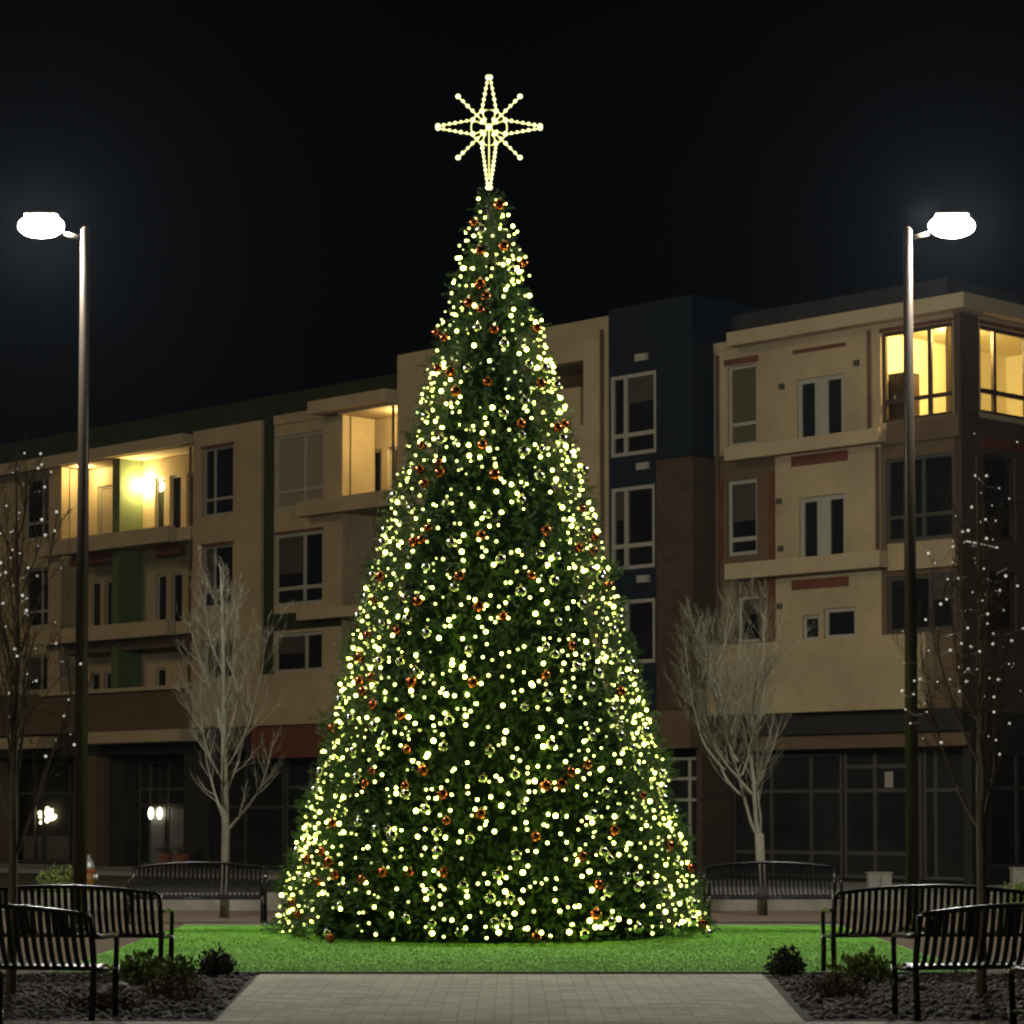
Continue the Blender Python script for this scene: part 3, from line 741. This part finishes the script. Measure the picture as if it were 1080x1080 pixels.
camp = np.array([0, 0, 1.65])
def place(n, mind, r_off, seed, patchy=False):
    """spread points over the cone with a minimum spacing"""
    g = np.random.default_rng(seed)
    pts = []; P = np.zeros((0, 3))
    tries = 0
    while len(pts) < n and tries < n * 40:
        tries += 1
        z = g.uniform(0.06, TH - 0.03)
        if g.uniform(0, TR) > cone_r(z) + 0.12: continue
        a = g.uniform(0, 2 * math.pi)
        if patchy:
            rr_ = cone_r(z) * 0.7 + 0.9
            f = math.sin(2.6 * a * rr_ + 1.7 * z) + math.sin(-1.9 * a * rr_ + 2.9 * z + 1.0) + math.sin(4.1 * z + 1.2 * a * rr_ + 2.0)
            if f < g.uniform(-2.9, -0.5): continue
        r = cone_r(z) + g.uniform(*r_off)
        q = np.array([r * math.cos(a), r * math.sin(a), z])
        if len(P) and np.min(np.sum((P - q) ** 2, 1)) < (mind * g.uniform(0.35, 1.6)) ** 2: continue
        P = np.vstack([P, q]); pts.append((q, a))
    return pts

TREE_AT = np.array([TX, TY, 0])
def facing(q, a):
    n = np.array([math.cos(a), math.sin(a), 0.26]); w = camp - (q + TREE_AT)
    return float(n @ w / np.linalg.norm(w))

orn_pts = place(640, 0.28, (-0.07, 0.02), 5)
bulb_pts = place(2700, 0.085, (-0.16, 0.0), 9, True)

def uv_ball(name, r, m, n=16, k=10):
    o = MB().ball((0, 0, 0), r, n=n, m=k).build(name, m, smooth=True); return o

# ornaments
def ornaments():
    protos = {}
    cnt = {'red': 0, 'silver': 0}
    LB = {'red': ('shiny copper red ball ornament hanging among the bulbs of the Christmas tree', 'copper red balls on the Christmas tree'),
          'silver': ('mirror silver ball ornament hanging among the bulbs of the Christmas tree', 'silver balls on the Christmas tree')}
    for q, a in orn_pts:
        if facing(q, a) < 0.14: continue
        kind = 'red' if rng.random() < 0.38 else 'silver'
        if cnt[kind] >= (95 if kind == 'red' else 140): continue
        cnt[kind] += 1
        sc = rng.uniform(0.8, 1.1)
        if kind not in protos:
            o = uv_ball('ball_ornament', 0.069, M[kind], 18, 12)
            c = MB().lathe([(0.016, 0), (0.016, 0.02), (0.005, 0.024), (0.005, 0.036)], 10, (0, 0, 0.0675)).build('cap', M['cap'], o)
            protos[kind] = (o, c)
        else:
            o0, c0 = protos[kind]
            o = o0.copy(); col.objects.link(o)
            c = c0.copy(); col.objects.link(c); c.parent = o
        o.location = tuple(q + TREE_AT); o.scale = (sc,) * 3
        o.rotation_euler = (rng.uniform(-.2, .2), rng.uniform(-.2, .2), rng.uniform(0, 6.28))
        tag(o, LB[kind][0], 'ornament', LB[kind][1])
ornaments()

def bulbs():
    pts = sorted(bulb_pts, key=lambda t: -(facing(*t) - 0.012 * t[0][2]))
    protos = {}
    rest = MB(); slots = []
    for i, (q, a) in enumerate(pts):
        if i < 300:
            kind = rng.choice(('bulb', 'bulb', 'bulb', 'bulb_soft', 'bulb_soft'))
            s = rng.choice((0.85, 1.0, 1.15, 1.35, 1.6)) if kind == 'bulb' else rng.uniform(0.8, 1.3)
            if kind not in protos:
                o = protos[kind] = MB().ball((0, 0, 0), 0.0195, n=8, m=6).build('fairy_light', M[kind], smooth=True)
            else:
                o = protos[kind].copy(); col.objects.link(o)
            o.location = tuple(q + TREE_AT); o.scale = (s,) * 3
            tag(o, 'warm white bulb glowing on the near face of the Christmas tree', 'fairy light', 'warm white bulbs on the Christmas tree')
        else:
            kind = rng.choice((0, 0, 1, 1, 2))
            s = rng.choice((0.6, 0.8, 1.0, 1.2, 1.5)) if kind == 0 else rng.uniform(0.5, 1.2)
            n0 = len(rest.f)
            rest.ball(tuple(q + TREE_AT), 0.0195 * s, n=7, m=5)
            slots += [kind] * (len(rest.f) - n0)
    o = rest.build('fairy_lights', M['bulb'], smooth=True)
    o.data.materials.append(M['bulb_soft']); o.data.materials.append(M['bulb_dim'])
    o.data.polygons.foreach_set('material_index', slots)
    tag(o, 'the many other warm white bulbs spread all over the Christmas tree', 'fairy lights', 'warm white bulbs on the Christmas tree', 'stuff')
bulbs()

def star():
    c = empty('star_topper', (TX - 0.03, TY - 0.02, 10.155))
    tag(c, 'large eight pointed star of lit bulbs on top of the Christmas tree', 'star')
    cz = 1.08
    MB().tube([(0, 0, -0.5), (0, 0, 0.1)], 0.03, 10).build('mounting_pole', M['dframe'], c)
    rods = []
    def point(dx, dz, L, nb):
        tip = Vector((dx * L, 0, cz + dz * L)); nx, nz = -dz, dx
        for s in (-1, 1):
            mid = Vector((dx * 0.24 + nx * s * 0.10, 0, cz + dz * 0.24 + nz * s * 0.10))
            tp = tip + Vector((nx * s * 0.014, 0, nz * s * 0.014))
            rods.append((mid, tp, nb)); rods.append((Vector((nx * s * 0.03, 0, cz + nz * s * 0.03)), mid, 2))
    point(0, 1, 0.71, 6); point(1, 0, 0.72, 6); point(-1, 0, 0.72, 6); point(0, -1, 0.86, 10)
    d = math.sqrt(0.5)
    for sx, sz in ((1, 1), (1, -1), (-1, 1), (-1, -1)):
        rods.append((Vector((sx * d * 0.05, 0.0, cz + sz * d * 0.05)), Vector((sx * d * 0.62, 0.0, cz + sz * d * 0.62)), 6))
    rods.append((Vector((0, 0, cz)), Vector((0, 0, cz - 0.72)), 0))
    proto = None
    for k, (a, b, nb) in enumerate(rods):
        MB().tube([a, b], 0.0085, 8).build('light_rod', M['starrod'], c)
        for j in range(nb):
            t = (j + 0.9) / nb if nb else 0
            p = a.lerp(b, min(t, 1.0))
            if proto is None:
                proto = MB().ball((0, 0, 0), 0.0255, n=10, m=7).build('bulb', M['starbulb'], c, smooth=True); o = proto
            else:
                o = proto.copy(); col.objects.link(o); o.parent = c
            o.location = p + Vector((0, -0.02, 0))
            s = 1.35 if j == nb - 1 else rng.uniform(0.75, 1.05)
            o.scale = (s,) * 3
    ring = MB(); ring.tube([(0.25 * math.cos(w), 0.012, cz + 0.25 * math.sin(w)) for w in np.linspace(0, 2 * math.pi, 41)], 0.008, 8, cap=False)
    ring.build('ring', M['starrod'], c)
    o = proto.copy(); col.objects.link(o); o.parent = c; o.location = (0, -0.03, cz); o.scale = (1.6,) * 3
star()

# ------------------------------------------------------------------ street lamps
def street_lamp(x, y, sx, label):
    t = empty('street_lamp', (x, y, 0)); tag(t, label, 'street lamp', 'street lamps either side of the tree')
    H = 10.1
    MB().lathe([(0.22, 0), (0.22, 0.06), (0.12, 0.09), (0.12, 0.1)], 20).build('base_plate', M['pole'], t)
    MB().lathe([(0.105, 0.1), (0.085, 5.5), (0.066, H), (0.03, H + 0.05)], 20).build('pole', M['pole'], t, smooth=True)
    MB().tube([(0, 0, H - 0.12), (sx * 0.3, 0, H - 0.05)], [0.035, 0.03], 10).build('arm', M['pole'], t, smooth=True)
    h = MB().box(sx * 0.64 - 0.24, sx * 0.64 + 0.24, -0.1, 0.1, H + 0.205, H + 0.245).build('lamp_head', M['pole'], t, bevel=0.05)
    MB().ball((sx * 0.64, 0, H + 0.06), 0.33, 0.20, 0.165, n=20, m=12).build('lens', M['lens'], h, smooth=True)
street_lamp(-6.17, 38, -1, 'tall dark street lamp on the left, its white lamp head pointing left')
street_lamp(5.72, 38, 1, 'tall dark street lamp on the right, its white lamp head pointing right')

# ------------------------------------------------------------------ benches
def make_bench():
    t = empty('park_bench')
    L = 2.0; n = 28
    def arch(x): return 0.075 * (1 - (2 * x / L) ** 2)
    def ribbon(mb, path, x, w=0.043, th=0.007):
        base = len(mb.v)
        for (y, z), (ny, nz) in path:
            for dx, s in ((-w / 2, 0), (w / 2, 0), (w / 2, 1), (-w / 2, 1)):
                mb.v.append((x + dx, y - ny * th * s, z - nz * th * s))
        m = len(path)
        for i in range(m - 1):
            for k in range(4):
                q = base + i * 4; k2 = (k + 1) % 4
                mb.f.append((q + k, q + k2, q + 4 + k2, q + 4 + k))
        mb.f.append((base, base + 3, base + 2, base + 1)); q = base + (m - 1) * 4; mb.f.append((q, q + 1, q + 2, q + 3))
    def path(pts):
        out = []
        for i, p in enumerate(pts):
            a = pts[max(0, i - 1)]; b = pts[min(len(pts) - 1, i + 1)]
            dy, dz = b[0] - a[0], b[1] - a[1]; l = math.hypot(dy, dz)
            out.append((p, (-dz / l, dy / l)))
        return out
    bk, st = MB(), MB()
    for i in range(n):
        x = -L / 2 + 0.07 + (L - 0.14) * i / (n - 1)
        top = 0.835 + arch(x)
        ribbon(bk, path([(-0.335, top), (-0.315, top - 0.1), (-0.285, 0.66), (-0.245, 0.55), (-0.205, 0.47), (-0.155, 0.425)]), x)
        ribbon(st, path([(-0.15, 0.422), (-0.08, 0.405), (0.02, 0.41), (0.14, 0.43), (0.21, 0.435), (0.25, 0.42), (0.268, 0.385)]), x)
    bk.build('backrest', M['black'], t); st.build('seat', M['black'], t)
    tr = MB(); tr.tube([(x, -0.338, 0.845 + arch(x)) for x in np.linspace(-L / 2, L / 2, 25)], 0.021, 10); tr.build('top_rail', M['black'], t, smooth=True)
    fr = MB(); fr.tube([(-L / 2, 0.245, 0.39), (L / 2, 0.245, 0.39)], 0.019, 8); fr.build('front_rail', M['black'], t, smooth=True)
    br = MB(); br.tube([(-L / 2, -0.18, 0.412), (L / 2, -0.18, 0.412)], 0.019, 8); br.build('seat_rail', M['black'], t, smooth=True)
    for s in (-1, 1):
        x = s * (L / 2 + 0.015)
        a = MB(); a.tube([(x, -0.30, 0.68), (x, -0.1, 0.665), (x, 0.16, 0.665), (x, 0.25, 0.655), (x, 0.275, 0.62), (x, 0.262, 0.42)], 0.023, 8); a.build('armrest', M['black'], t, smooth=True)
        l = MB(); l.tube([(x, -0.345, 0.84), (x, -0.26, 0.55), (x, -0.235, 0.40), (x, -0.28, 0.0)], 0.028, 8); l.build('leg', M['black'], t, smooth=True)
        l = MB(); l.tube([(x, 0.262, 0.42), (x, 0.25, 0.2), (x, 0.255, 0.0)], 0.028, 8); l.build('leg', M['black'], t, smooth=True)
        e = MB(); e.tube([(x, -0.235, 0.40), (x, 0.255, 0.395)], 0.02, 8); e.build('end_rail', M['black'], t, smooth=True)
        for y in (-0.28, 0.255):
            MB().box(x - 0.045, x + 0.045, y - 0.045, y + 0.045, 0.0, 0.012).build('foot', M['black'], t)
    return t
bench0 = make_bench()
def by_end(ex, ey, side, deg):
    """centre and turn of a bench from its back leg at one end (side +1 right end, -1 left end)"""
    w = R(deg); ax = Vector((math.cos(w), math.sin(w))); fc = Vector((-math.sin(w), math.cos(w)))
    c = Vector((ex, ey)) - ax * side * 1.015 + fc * 0.28
    return c.x, c.y, w
bl = [
    (*by_end(-3.37, 21.4, 1, -12), 'black slatted park bench on the left in front of another bench, beside the brown shrubs'),
    (*by_end(-3.59, 27.2, 1, -5), 'black slatted park bench second from the lawn on the left, before the hydrant'),
    (-4.80, 40.6, R(180), 'black slatted park bench at the back left, behind the lawn beside the bare tree'),
    (3.98, 40.7, R(184), 'black slatted park bench at the back right, half hidden by the Christmas tree'),
    (*by_end(3.30, 27.3, -1, 5), 'black slatted park bench on the right before the lamp post, weeds under it'),
    (*by_end(3.27, 21.5, -1, 12), 'black slatted bench on the right overlapping the bench behind it, before the thin tree'),
    (*by_end(-3.40, 16.4, 1, -16), 'black park bench of which only one end shows in the lower left corner'),
    (*by_end(3.36, 16.6, -1, 16), 'black park bench of which only one end shows in the lower right corner'),
]
kids = list(bench0.children)
for i, (x, y, rz, lab) in enumerate(bl):
    if i == 0: b = bench0
    else:
        b = bench0.copy(); col.objects.link(b)
        for ch in kids:
            c = ch.copy(); col.objects.link(c); c.parent = b
    b.location = (x, y, 0.004); b.rotation_euler = (0, 0, rz)
    tag(b, lab, 'bench', 'black benches around the lawn')

lwall = MB().box(-8.6, 8.6, 46.4, 46.72, -0.1, 0.30).build('low_wall', M['wallstone'], bevel=0.02); tag(lwall, 'low pale concrete wall along the street behind the back benches', 'low wall')
# ------------------------------------------------------------------ hydrant
def hydrant(x, y):
    t = empty('fire_hydrant', (x, y, -0.135)); tag(t, 'orange fire hydrant with silver top beside the left lamp post', 'fire hydrant')
    MB().lathe([(0.17, 0), (0.17, 0.05), (0.11, 0.06), (0.11, 0.62), (0.145, 0.63), (0.145, 0.67), (0.12, 0.68)], 20).build('barrel', M['orange'], t, smooth=False)
    b = MB().lathe([(0.125, 0.682), (0.125, 0.72), (0.11, 0.80), (0.075, 0.87), (0.03, 0.90), (0.03, 0.97)], 20).build('bonnet', M['hydsilver'], t, smooth=True)
    for s in (-1, 1):
        MB().tube([(s * 0.1, 0, 0.52), (s * 0.16, 0, 0.52), (s * 0.165, 0, 0.52), (s * 0.2, 0, 0.52)], [0.06, 0.06, 0.075, 0.07], 12).build('outlet_cap', M['hydsilver'], t)
    MB().tube([(0, -0.1, 0.45), (0, -0.18, 0.45), (0, -0.185, 0.45), (0, -0.22, 0.45)], [0.075, 0.075, 0.09, 0.085], 14).build('outlet_cap', M['orange'], t)
hydrant(-8.75, 55)

# ------------------------------------------------------------------ bare trees
class TreeMaker:
    def __init__(self, seed, twig_r=0.005, dens=(10.0, 5.5)):
        self.dens = dens
        self.r = random.Random(seed); self.wood = MB(); self.twig = MB(); self.tips = []; self.tr = twig_r
    def branch(self, p, d, L, r, lvl, up):
        rr = self.r
        n = max(3, int(L / 0.16)); pts = [Vector(p)]; rad = [r]; d = Vector(d).normalized()
        for i in range(n):
            d = (d + Vector((rr.gauss(0, .09), rr.gauss(0, .09), up * 0.16 + rr.gauss(0, .05)))).normalized()
            pts.append(pts[-1] + d * (L / n)); rad.append(max(self.tr * 0.55, r * (1 - 0.85 * (i + 1) / n)))
        (self.wood if r > 0.012 else self.twig).tube(pts, rad, 6 if r > 0.012 else 3, cap=False)
        if lvl == 0: self.tips.append(pts[-1]); self.tips.append(pts[len(pts) // 2]); return
        cnt = int(L * (self.dens[0] if lvl == 1 else self.dens[1])) + 2
        for k in range(cnt):
            t = rr.uniform(0.18, 0.98); i = min(int(t * n), n - 1); q = pts[i].lerp(pts[i + 1], t * n - i)
            ax = (pts[i + 1] - pts[i]).normalized()
            s = Vector((rr.gauss(0, 1), rr.gauss(0, 1), rr.gauss(0, .4))); s = (s - ax * s.dot(ax)).normalized()
            nd = ax * 0.80 + s * rr.uniform(0.38, 0.75)
            self.branch(q, nd, L * rr.uniform(0.26, 0.46) * (1.1 - 0.45 * t), max(self.tr, rad[i] * 0.5), lvl - 1, up)

def bare_tree(name, loc, seed, trunk, limbs, label, wood, twig, twig_r, group, up=1.0, dens=(10.0, 5.5)):
    t = empty(name, loc); tag(t, label, 'tree', group)
    tm = TreeMaker(seed, twig_r, dens)
    tw = MB(); tw.tube([p for p, r in trunk], [r for p, r in trunk], 10)
    for p, d, L, r, lvl in limbs: tm.branch(p, d, L, r, lvl, up)
    tw.build('trunk', M[wood], t, smooth=True)
    a = tm.wood.build('limbs', M[wood], t, smooth=True)
    b = tm.twig.build('crown', M[twig], t)
    return t, tm

r5 = random.Random(21)
def limb_set(z0, z1, x_of, n, spread, L0, L1, r, lvl=2, bias=(0, 0)):
    out = []
    for k in range(n):
        f = (k + 0.5) / n; z = z0 + (z1 - z0) * f
        a = k * 2.4 + r5.uniform(-.4, .4)
        sp = spread * r5.uniform(0.8, 1.2)
        out.append((Vector((x_of(z), 0, z)), Vector((math.cos(a) * sp + bias[0], math.sin(a) * sp + bias[1], 1.0)), L0 + (L1 - L0) * f, r * (1 - 0.5 * f), lvl))
    return out
# pale tree left of the Christmas tree
tl = [((0, 0, -0.02), 0.085), ((0.0, 0, 0.5), 0.07), ((0.01, 0, 1.4), 0.064), ((-0.02, 0, 2.5), 0.056), ((-0.03, 0, 3.6), 0.038), ((-0.06, 0, 4.8), 0.02), ((-0.1, 0, 5.7), 0.006)]
bare_tree('bare_tree', (-4.64, 43.0, 0), 3, tl,
          limb_set(1.25, 2.7, lambda z: 0.0, 7, 0.95, 1.7, 2.6, 0.032) + limb_set(2.6, 5.0, lambda z: -0.04, 8, 0.6, 2.2, 1.0, 0.024),
          'pale bare tree standing left of the Christmas tree behind the back bench', 'bark', 'twig', 0.0032, 'pale leafless trees behind the back benches', dens=(9.5, 6.5))
# pale tree right of the Christmas tree
tr_ = [((0.02, 0, -0.02), 0.09), ((0.0, 0, 0.7), 0.082), ((-0.03, 0, 1.35), 0.075)]
lim = [(Vector((-0.03, 0, 1.30)), Vector((-0.30, 0.05, 1)), 3.9, 0.042, 2), (Vector((-0.03, 0, 1.25)), Vector((-0.85, -0.1, 1)), 3.5, 0.034, 2),
       (Vector((-0.02, 0, 1.2)), Vector((0.15, 0.2, 1)), 2.8, 0.028, 2), (Vector((-0.35, 0, 2.0)), Vector((-1.3, 0.3, 1)), 3.2, 0.026, 2), (Vector((-0.6, 0, 2.4)), Vector((-1.1, -0.2, 1)), 2.4, 0.026, 2), (Vector((-0.15, 0, 2.0)), Vector((-1.2, 0.1, 1)), 2.9, 0.026, 2)]
lim += limb_set(2.2, 4.4, lambda z: -0.05 - 0.26 * (z - 1.3), 10, 0.65, 2.0, 1.1, 0.024, bias=(-0.15, 0))
bare_tree('bare_tree', (4.12, 44.0, 0), 8, tr_, lim,
          'pale bare forked tree standing right of the Christmas tree behind the back bench', 'bark', 'twig', 0.0032, 'pale leafless trees behind the back benches', dens=(9.5, 6.5))

def light_string(t, tm, n, label, seed):
    rr = random.Random(seed)
    c = empty('light_string', t.location); tag(c, label, 'string lights', 'string lights in the dark bare trees')
    pts = []
    for p in rr.sample(tm.tips, len(tm.tips)):
        if all((p - q).length > 0.16 for q in pts): pts.append(p)
        if len(pts) >= n: break
    proto = None
    for p in pts:
        if proto is None:
            proto = MB().ball((0, 0, 0), 0.012, n=8, m=6).build('bulb', M['coolbulb'], c, smooth=True); o = proto
        else:
            o = proto.copy(); col.objects.link(o); o.parent = c
        o.location = p; o.scale = (rr.choice((0.5, 0.65, 0.8, 1.0, 1.2)),) * 3
    pts = sorted(pts, key=lambda p: p.z)
    w = MB()
    for k in range(0, len(pts) - 4, 4):
        q = sorted(pts[k:k + 5], key=lambda p: p.x)
        for a, b in zip(q[:-1], q[1:]):
            if (a - b).length < 1.0:
                w.tube([a, (a + b) / 2 - Vector((0, 0, 0.05)), b], 0.0025, 3, cap=False)
    w.build('wire', M['wire'], c)
# dark trees with string lights at both edges
tk = [((0, 0, -0.02), 0.05), ((0.01, 0, 0.9), 0.042), ((0.0, 0, 1.9), 0.036), ((0.03, 0, 3.2), 0.026), ((0.0, 0, 5.0), 0.008)]
t1, m1 = bare_tree('bare_tree', (-4.62, 24.6, 0), 31, tk,
                   limb_set(1.1, 4.3, lambda z: 0.01, 14, 0.42, 2.0, 1.0, 0.020), 'thin dark bare tree wrapped with white string lights at the left edge', 'bark2', 'twig2', 0.0036, 'dark bare trees with string lights', up=1.2)
light_string(t1, m1, 85, 'string of small white lights scattered through the left edge tree', 3)
t2, m2 = bare_tree('bare_tree', (4.33, 24.6, 0), 36, tk,
                   limb_set(1.2, 4.0, lambda z: 0.01, 14, 0.50, 2.1, 1.1, 0.020, bias=(-0.06, 0)), 'thin dark bare tree wrapped with white string lights at the right edge', 'bark2', 'twig2', 0.0036, 'dark bare trees with string lights', up=1.2)
light_string(t2, m2, 98, 'string of small white lights scattered through the right edge tree', 4)

# ------------------------------------------------------------------ shrubs, stones
def shrub(name, x, y, rx, h, n, leaf, m, label, group, stems=14, sm='twig2', up=0.6, z0=0.0):
    t = empty(name, (x, y, z0)); tag(t, label, 'shrub' if 'weed' not in name else 'plant', group)
    st = MB()
    for k in range(stems):
        a = rng.uniform(0, 6.28); q = rng.uniform(0.3, 0.9)
        st.tube([(0.02 * math.cos(a), 0.02 * math.sin(a), 0), (rx * 0.5 * q * math.cos(a), rx * 0.5 * q * math.sin(a), h * 0.5), (rx * q * math.cos(a), rx * q * math.sin(a), h * rng.uniform(0.7, 1.05))], [0.006, 0.004, 0.002], 4, cap=False)
    st.build('stems', M[sm], t)
    def fn(k):
        d = nr.normal(size=(k, 3)); d /= np.linalg.norm(d, axis=1)[:, None]; d[:, 2] = np.abs(d[:, 2])
        rr = nr.uniform(0.25, 1, k) ** 0.6 * (1 + 0.18 * np.sin(5 * np.arctan2(d[:, 1], d[:, 0])))
        return np.stack([d[:, 0] * rr * rx, d[:, 1] * rr * rx, 0.02 + d[:, 2] * rr * h * 0.92], 1)
    v, f = leaf_cloud(n, fn, leaf, up=up)
    np_mesh('foliage', v, f, M[m], t)
    return t
shrub('shrub', -3.03, 27.4, 0.19, 0.26, 900, 0.065, 'darkleaf', 'dark round shrub at the left front edge of the lawn', 'dark round shrubs at the lawn edge')
shrub('shrub', 2.82, 27.4, 0.19, 0.28, 900, 0.065, 'darkleaf', 'dark round shrub at the right front edge of the lawn', 'dark round shrubs at the lawn edge')
shrub('dry_shrub', -3.05, 23.9, 0.30, 0.20, 900, 0.05, 'deadleaf', 'dry brown shrub in the gravel beside the left benches', 'dry brown shrubs in the gravel beds')
shrub('dry_shrub', -3.45, 22.6, 0.32, 0.14, 600, 0.05, 'deadleaf', 'low dry brown shrub close to the nearest left bench', 'dry brown shrubs in the gravel beds')
shrub('dry_shrub', 2.95, 24.3, 0.30, 0.20, 900, 0.05, 'deadleaf', 'dry brown shrub in the gravel beside the right benches', 'dry brown shrubs in the gravel beds')
shrub('weed_clump', -3.6, 26.2, 0.30, 0.28, 420, 0.09, 'weed', 'yellow green leafy weeds under the second left bench', 'green weeds in the gravel beds', up=1.2)
shrub('weed_clump', -3.2, 25.6, 0.22, 0.3, 350, 0.08, 'weed', 'thin yellow green weed beside the second left bench leg', 'green weeds in the gravel beds', up=1.2)
shrub('weed_clump', 3.5, 26.4, 0.30, 0.27, 420, 0.09, 'weed', 'yellow green leafy weeds under the second right bench', 'green weeds in the gravel beds', up=1.2)
shrub('hedge_bush', -8.3, 49.4, 0.62, 0.80, 2600, 0.12, 'weed', 'green bush beyond the left benches near the hydrant', 'green bushes along the street', z0=-0.135)
shrub('hedge_bush', 9.45, 49.2, 0.5, 0.5, 1600, 0.12, 'weed', 'low green bush at the right edge beyond the benches', 'green bushes along the street', z0=-0.135)

def stone(x, y, r, label, seed):
    q = random.Random(seed); mb = MB().ball((0, 0, 0), r, r * 0.7, r * 0.42, n=10, m=7)
    mb.v = [tuple(c * q.uniform(0.86, 1.12) for c in v) for v in mb.v]
    o = mb.build('stone', M['boulder'], smooth=True); o.location = (x, y, r * 0.3)
    tag(o, label, 'stone', 'pale stones in the gravel beds')
stone(3.52, 27.0, 0.16, 'flat pale stone at the lawn edge under the second right bench', 1)
stone(-3.72, 25.2, 0.11, 'pale stone in the left gravel by the weeds', 2)
stone(-3.3, 22.9, 0.08, 'small pale stone beside the low dry shrub on the left', 3)
stone(4.25, 22.4, 0.08, 'small pale stone under the nearest right bench', 4)
stone(-2.25, 40.9, 0.16, 'pale stone behind the lawn left of the Christmas tree', 5)

# ------------------------------------------------------------------ bluish haze added to give the street lamps a halo
if HAZE:
    mb = MB().box(-160, 160, -20, 190, -1.2, 40)
    hm = bpy.data.materials.new('lamp_halo_haze'); hm.use_nodes = True
    nt = hm.node_tree; nt.nodes.remove(nt.nodes['Principled BSDF'])
    pv_ = nt.nodes.new('ShaderNodeVolumePrincipled'); pv_.inputs['Color'].default_value = (0.62, 0.76, 1.0, 1); pv_.inputs['Density'].default_value = HAZE
    pv_.inputs['Anisotropy'].default_value = 0.6
    nt.links.new(pv_.outputs[0], nt.nodes['Material Output'].inputs['Volume'])
    h = mb.build('haze', hm); tag(h, 'faint bluish haze added for a halo around the street lamps', 'haze', kind='stuff')
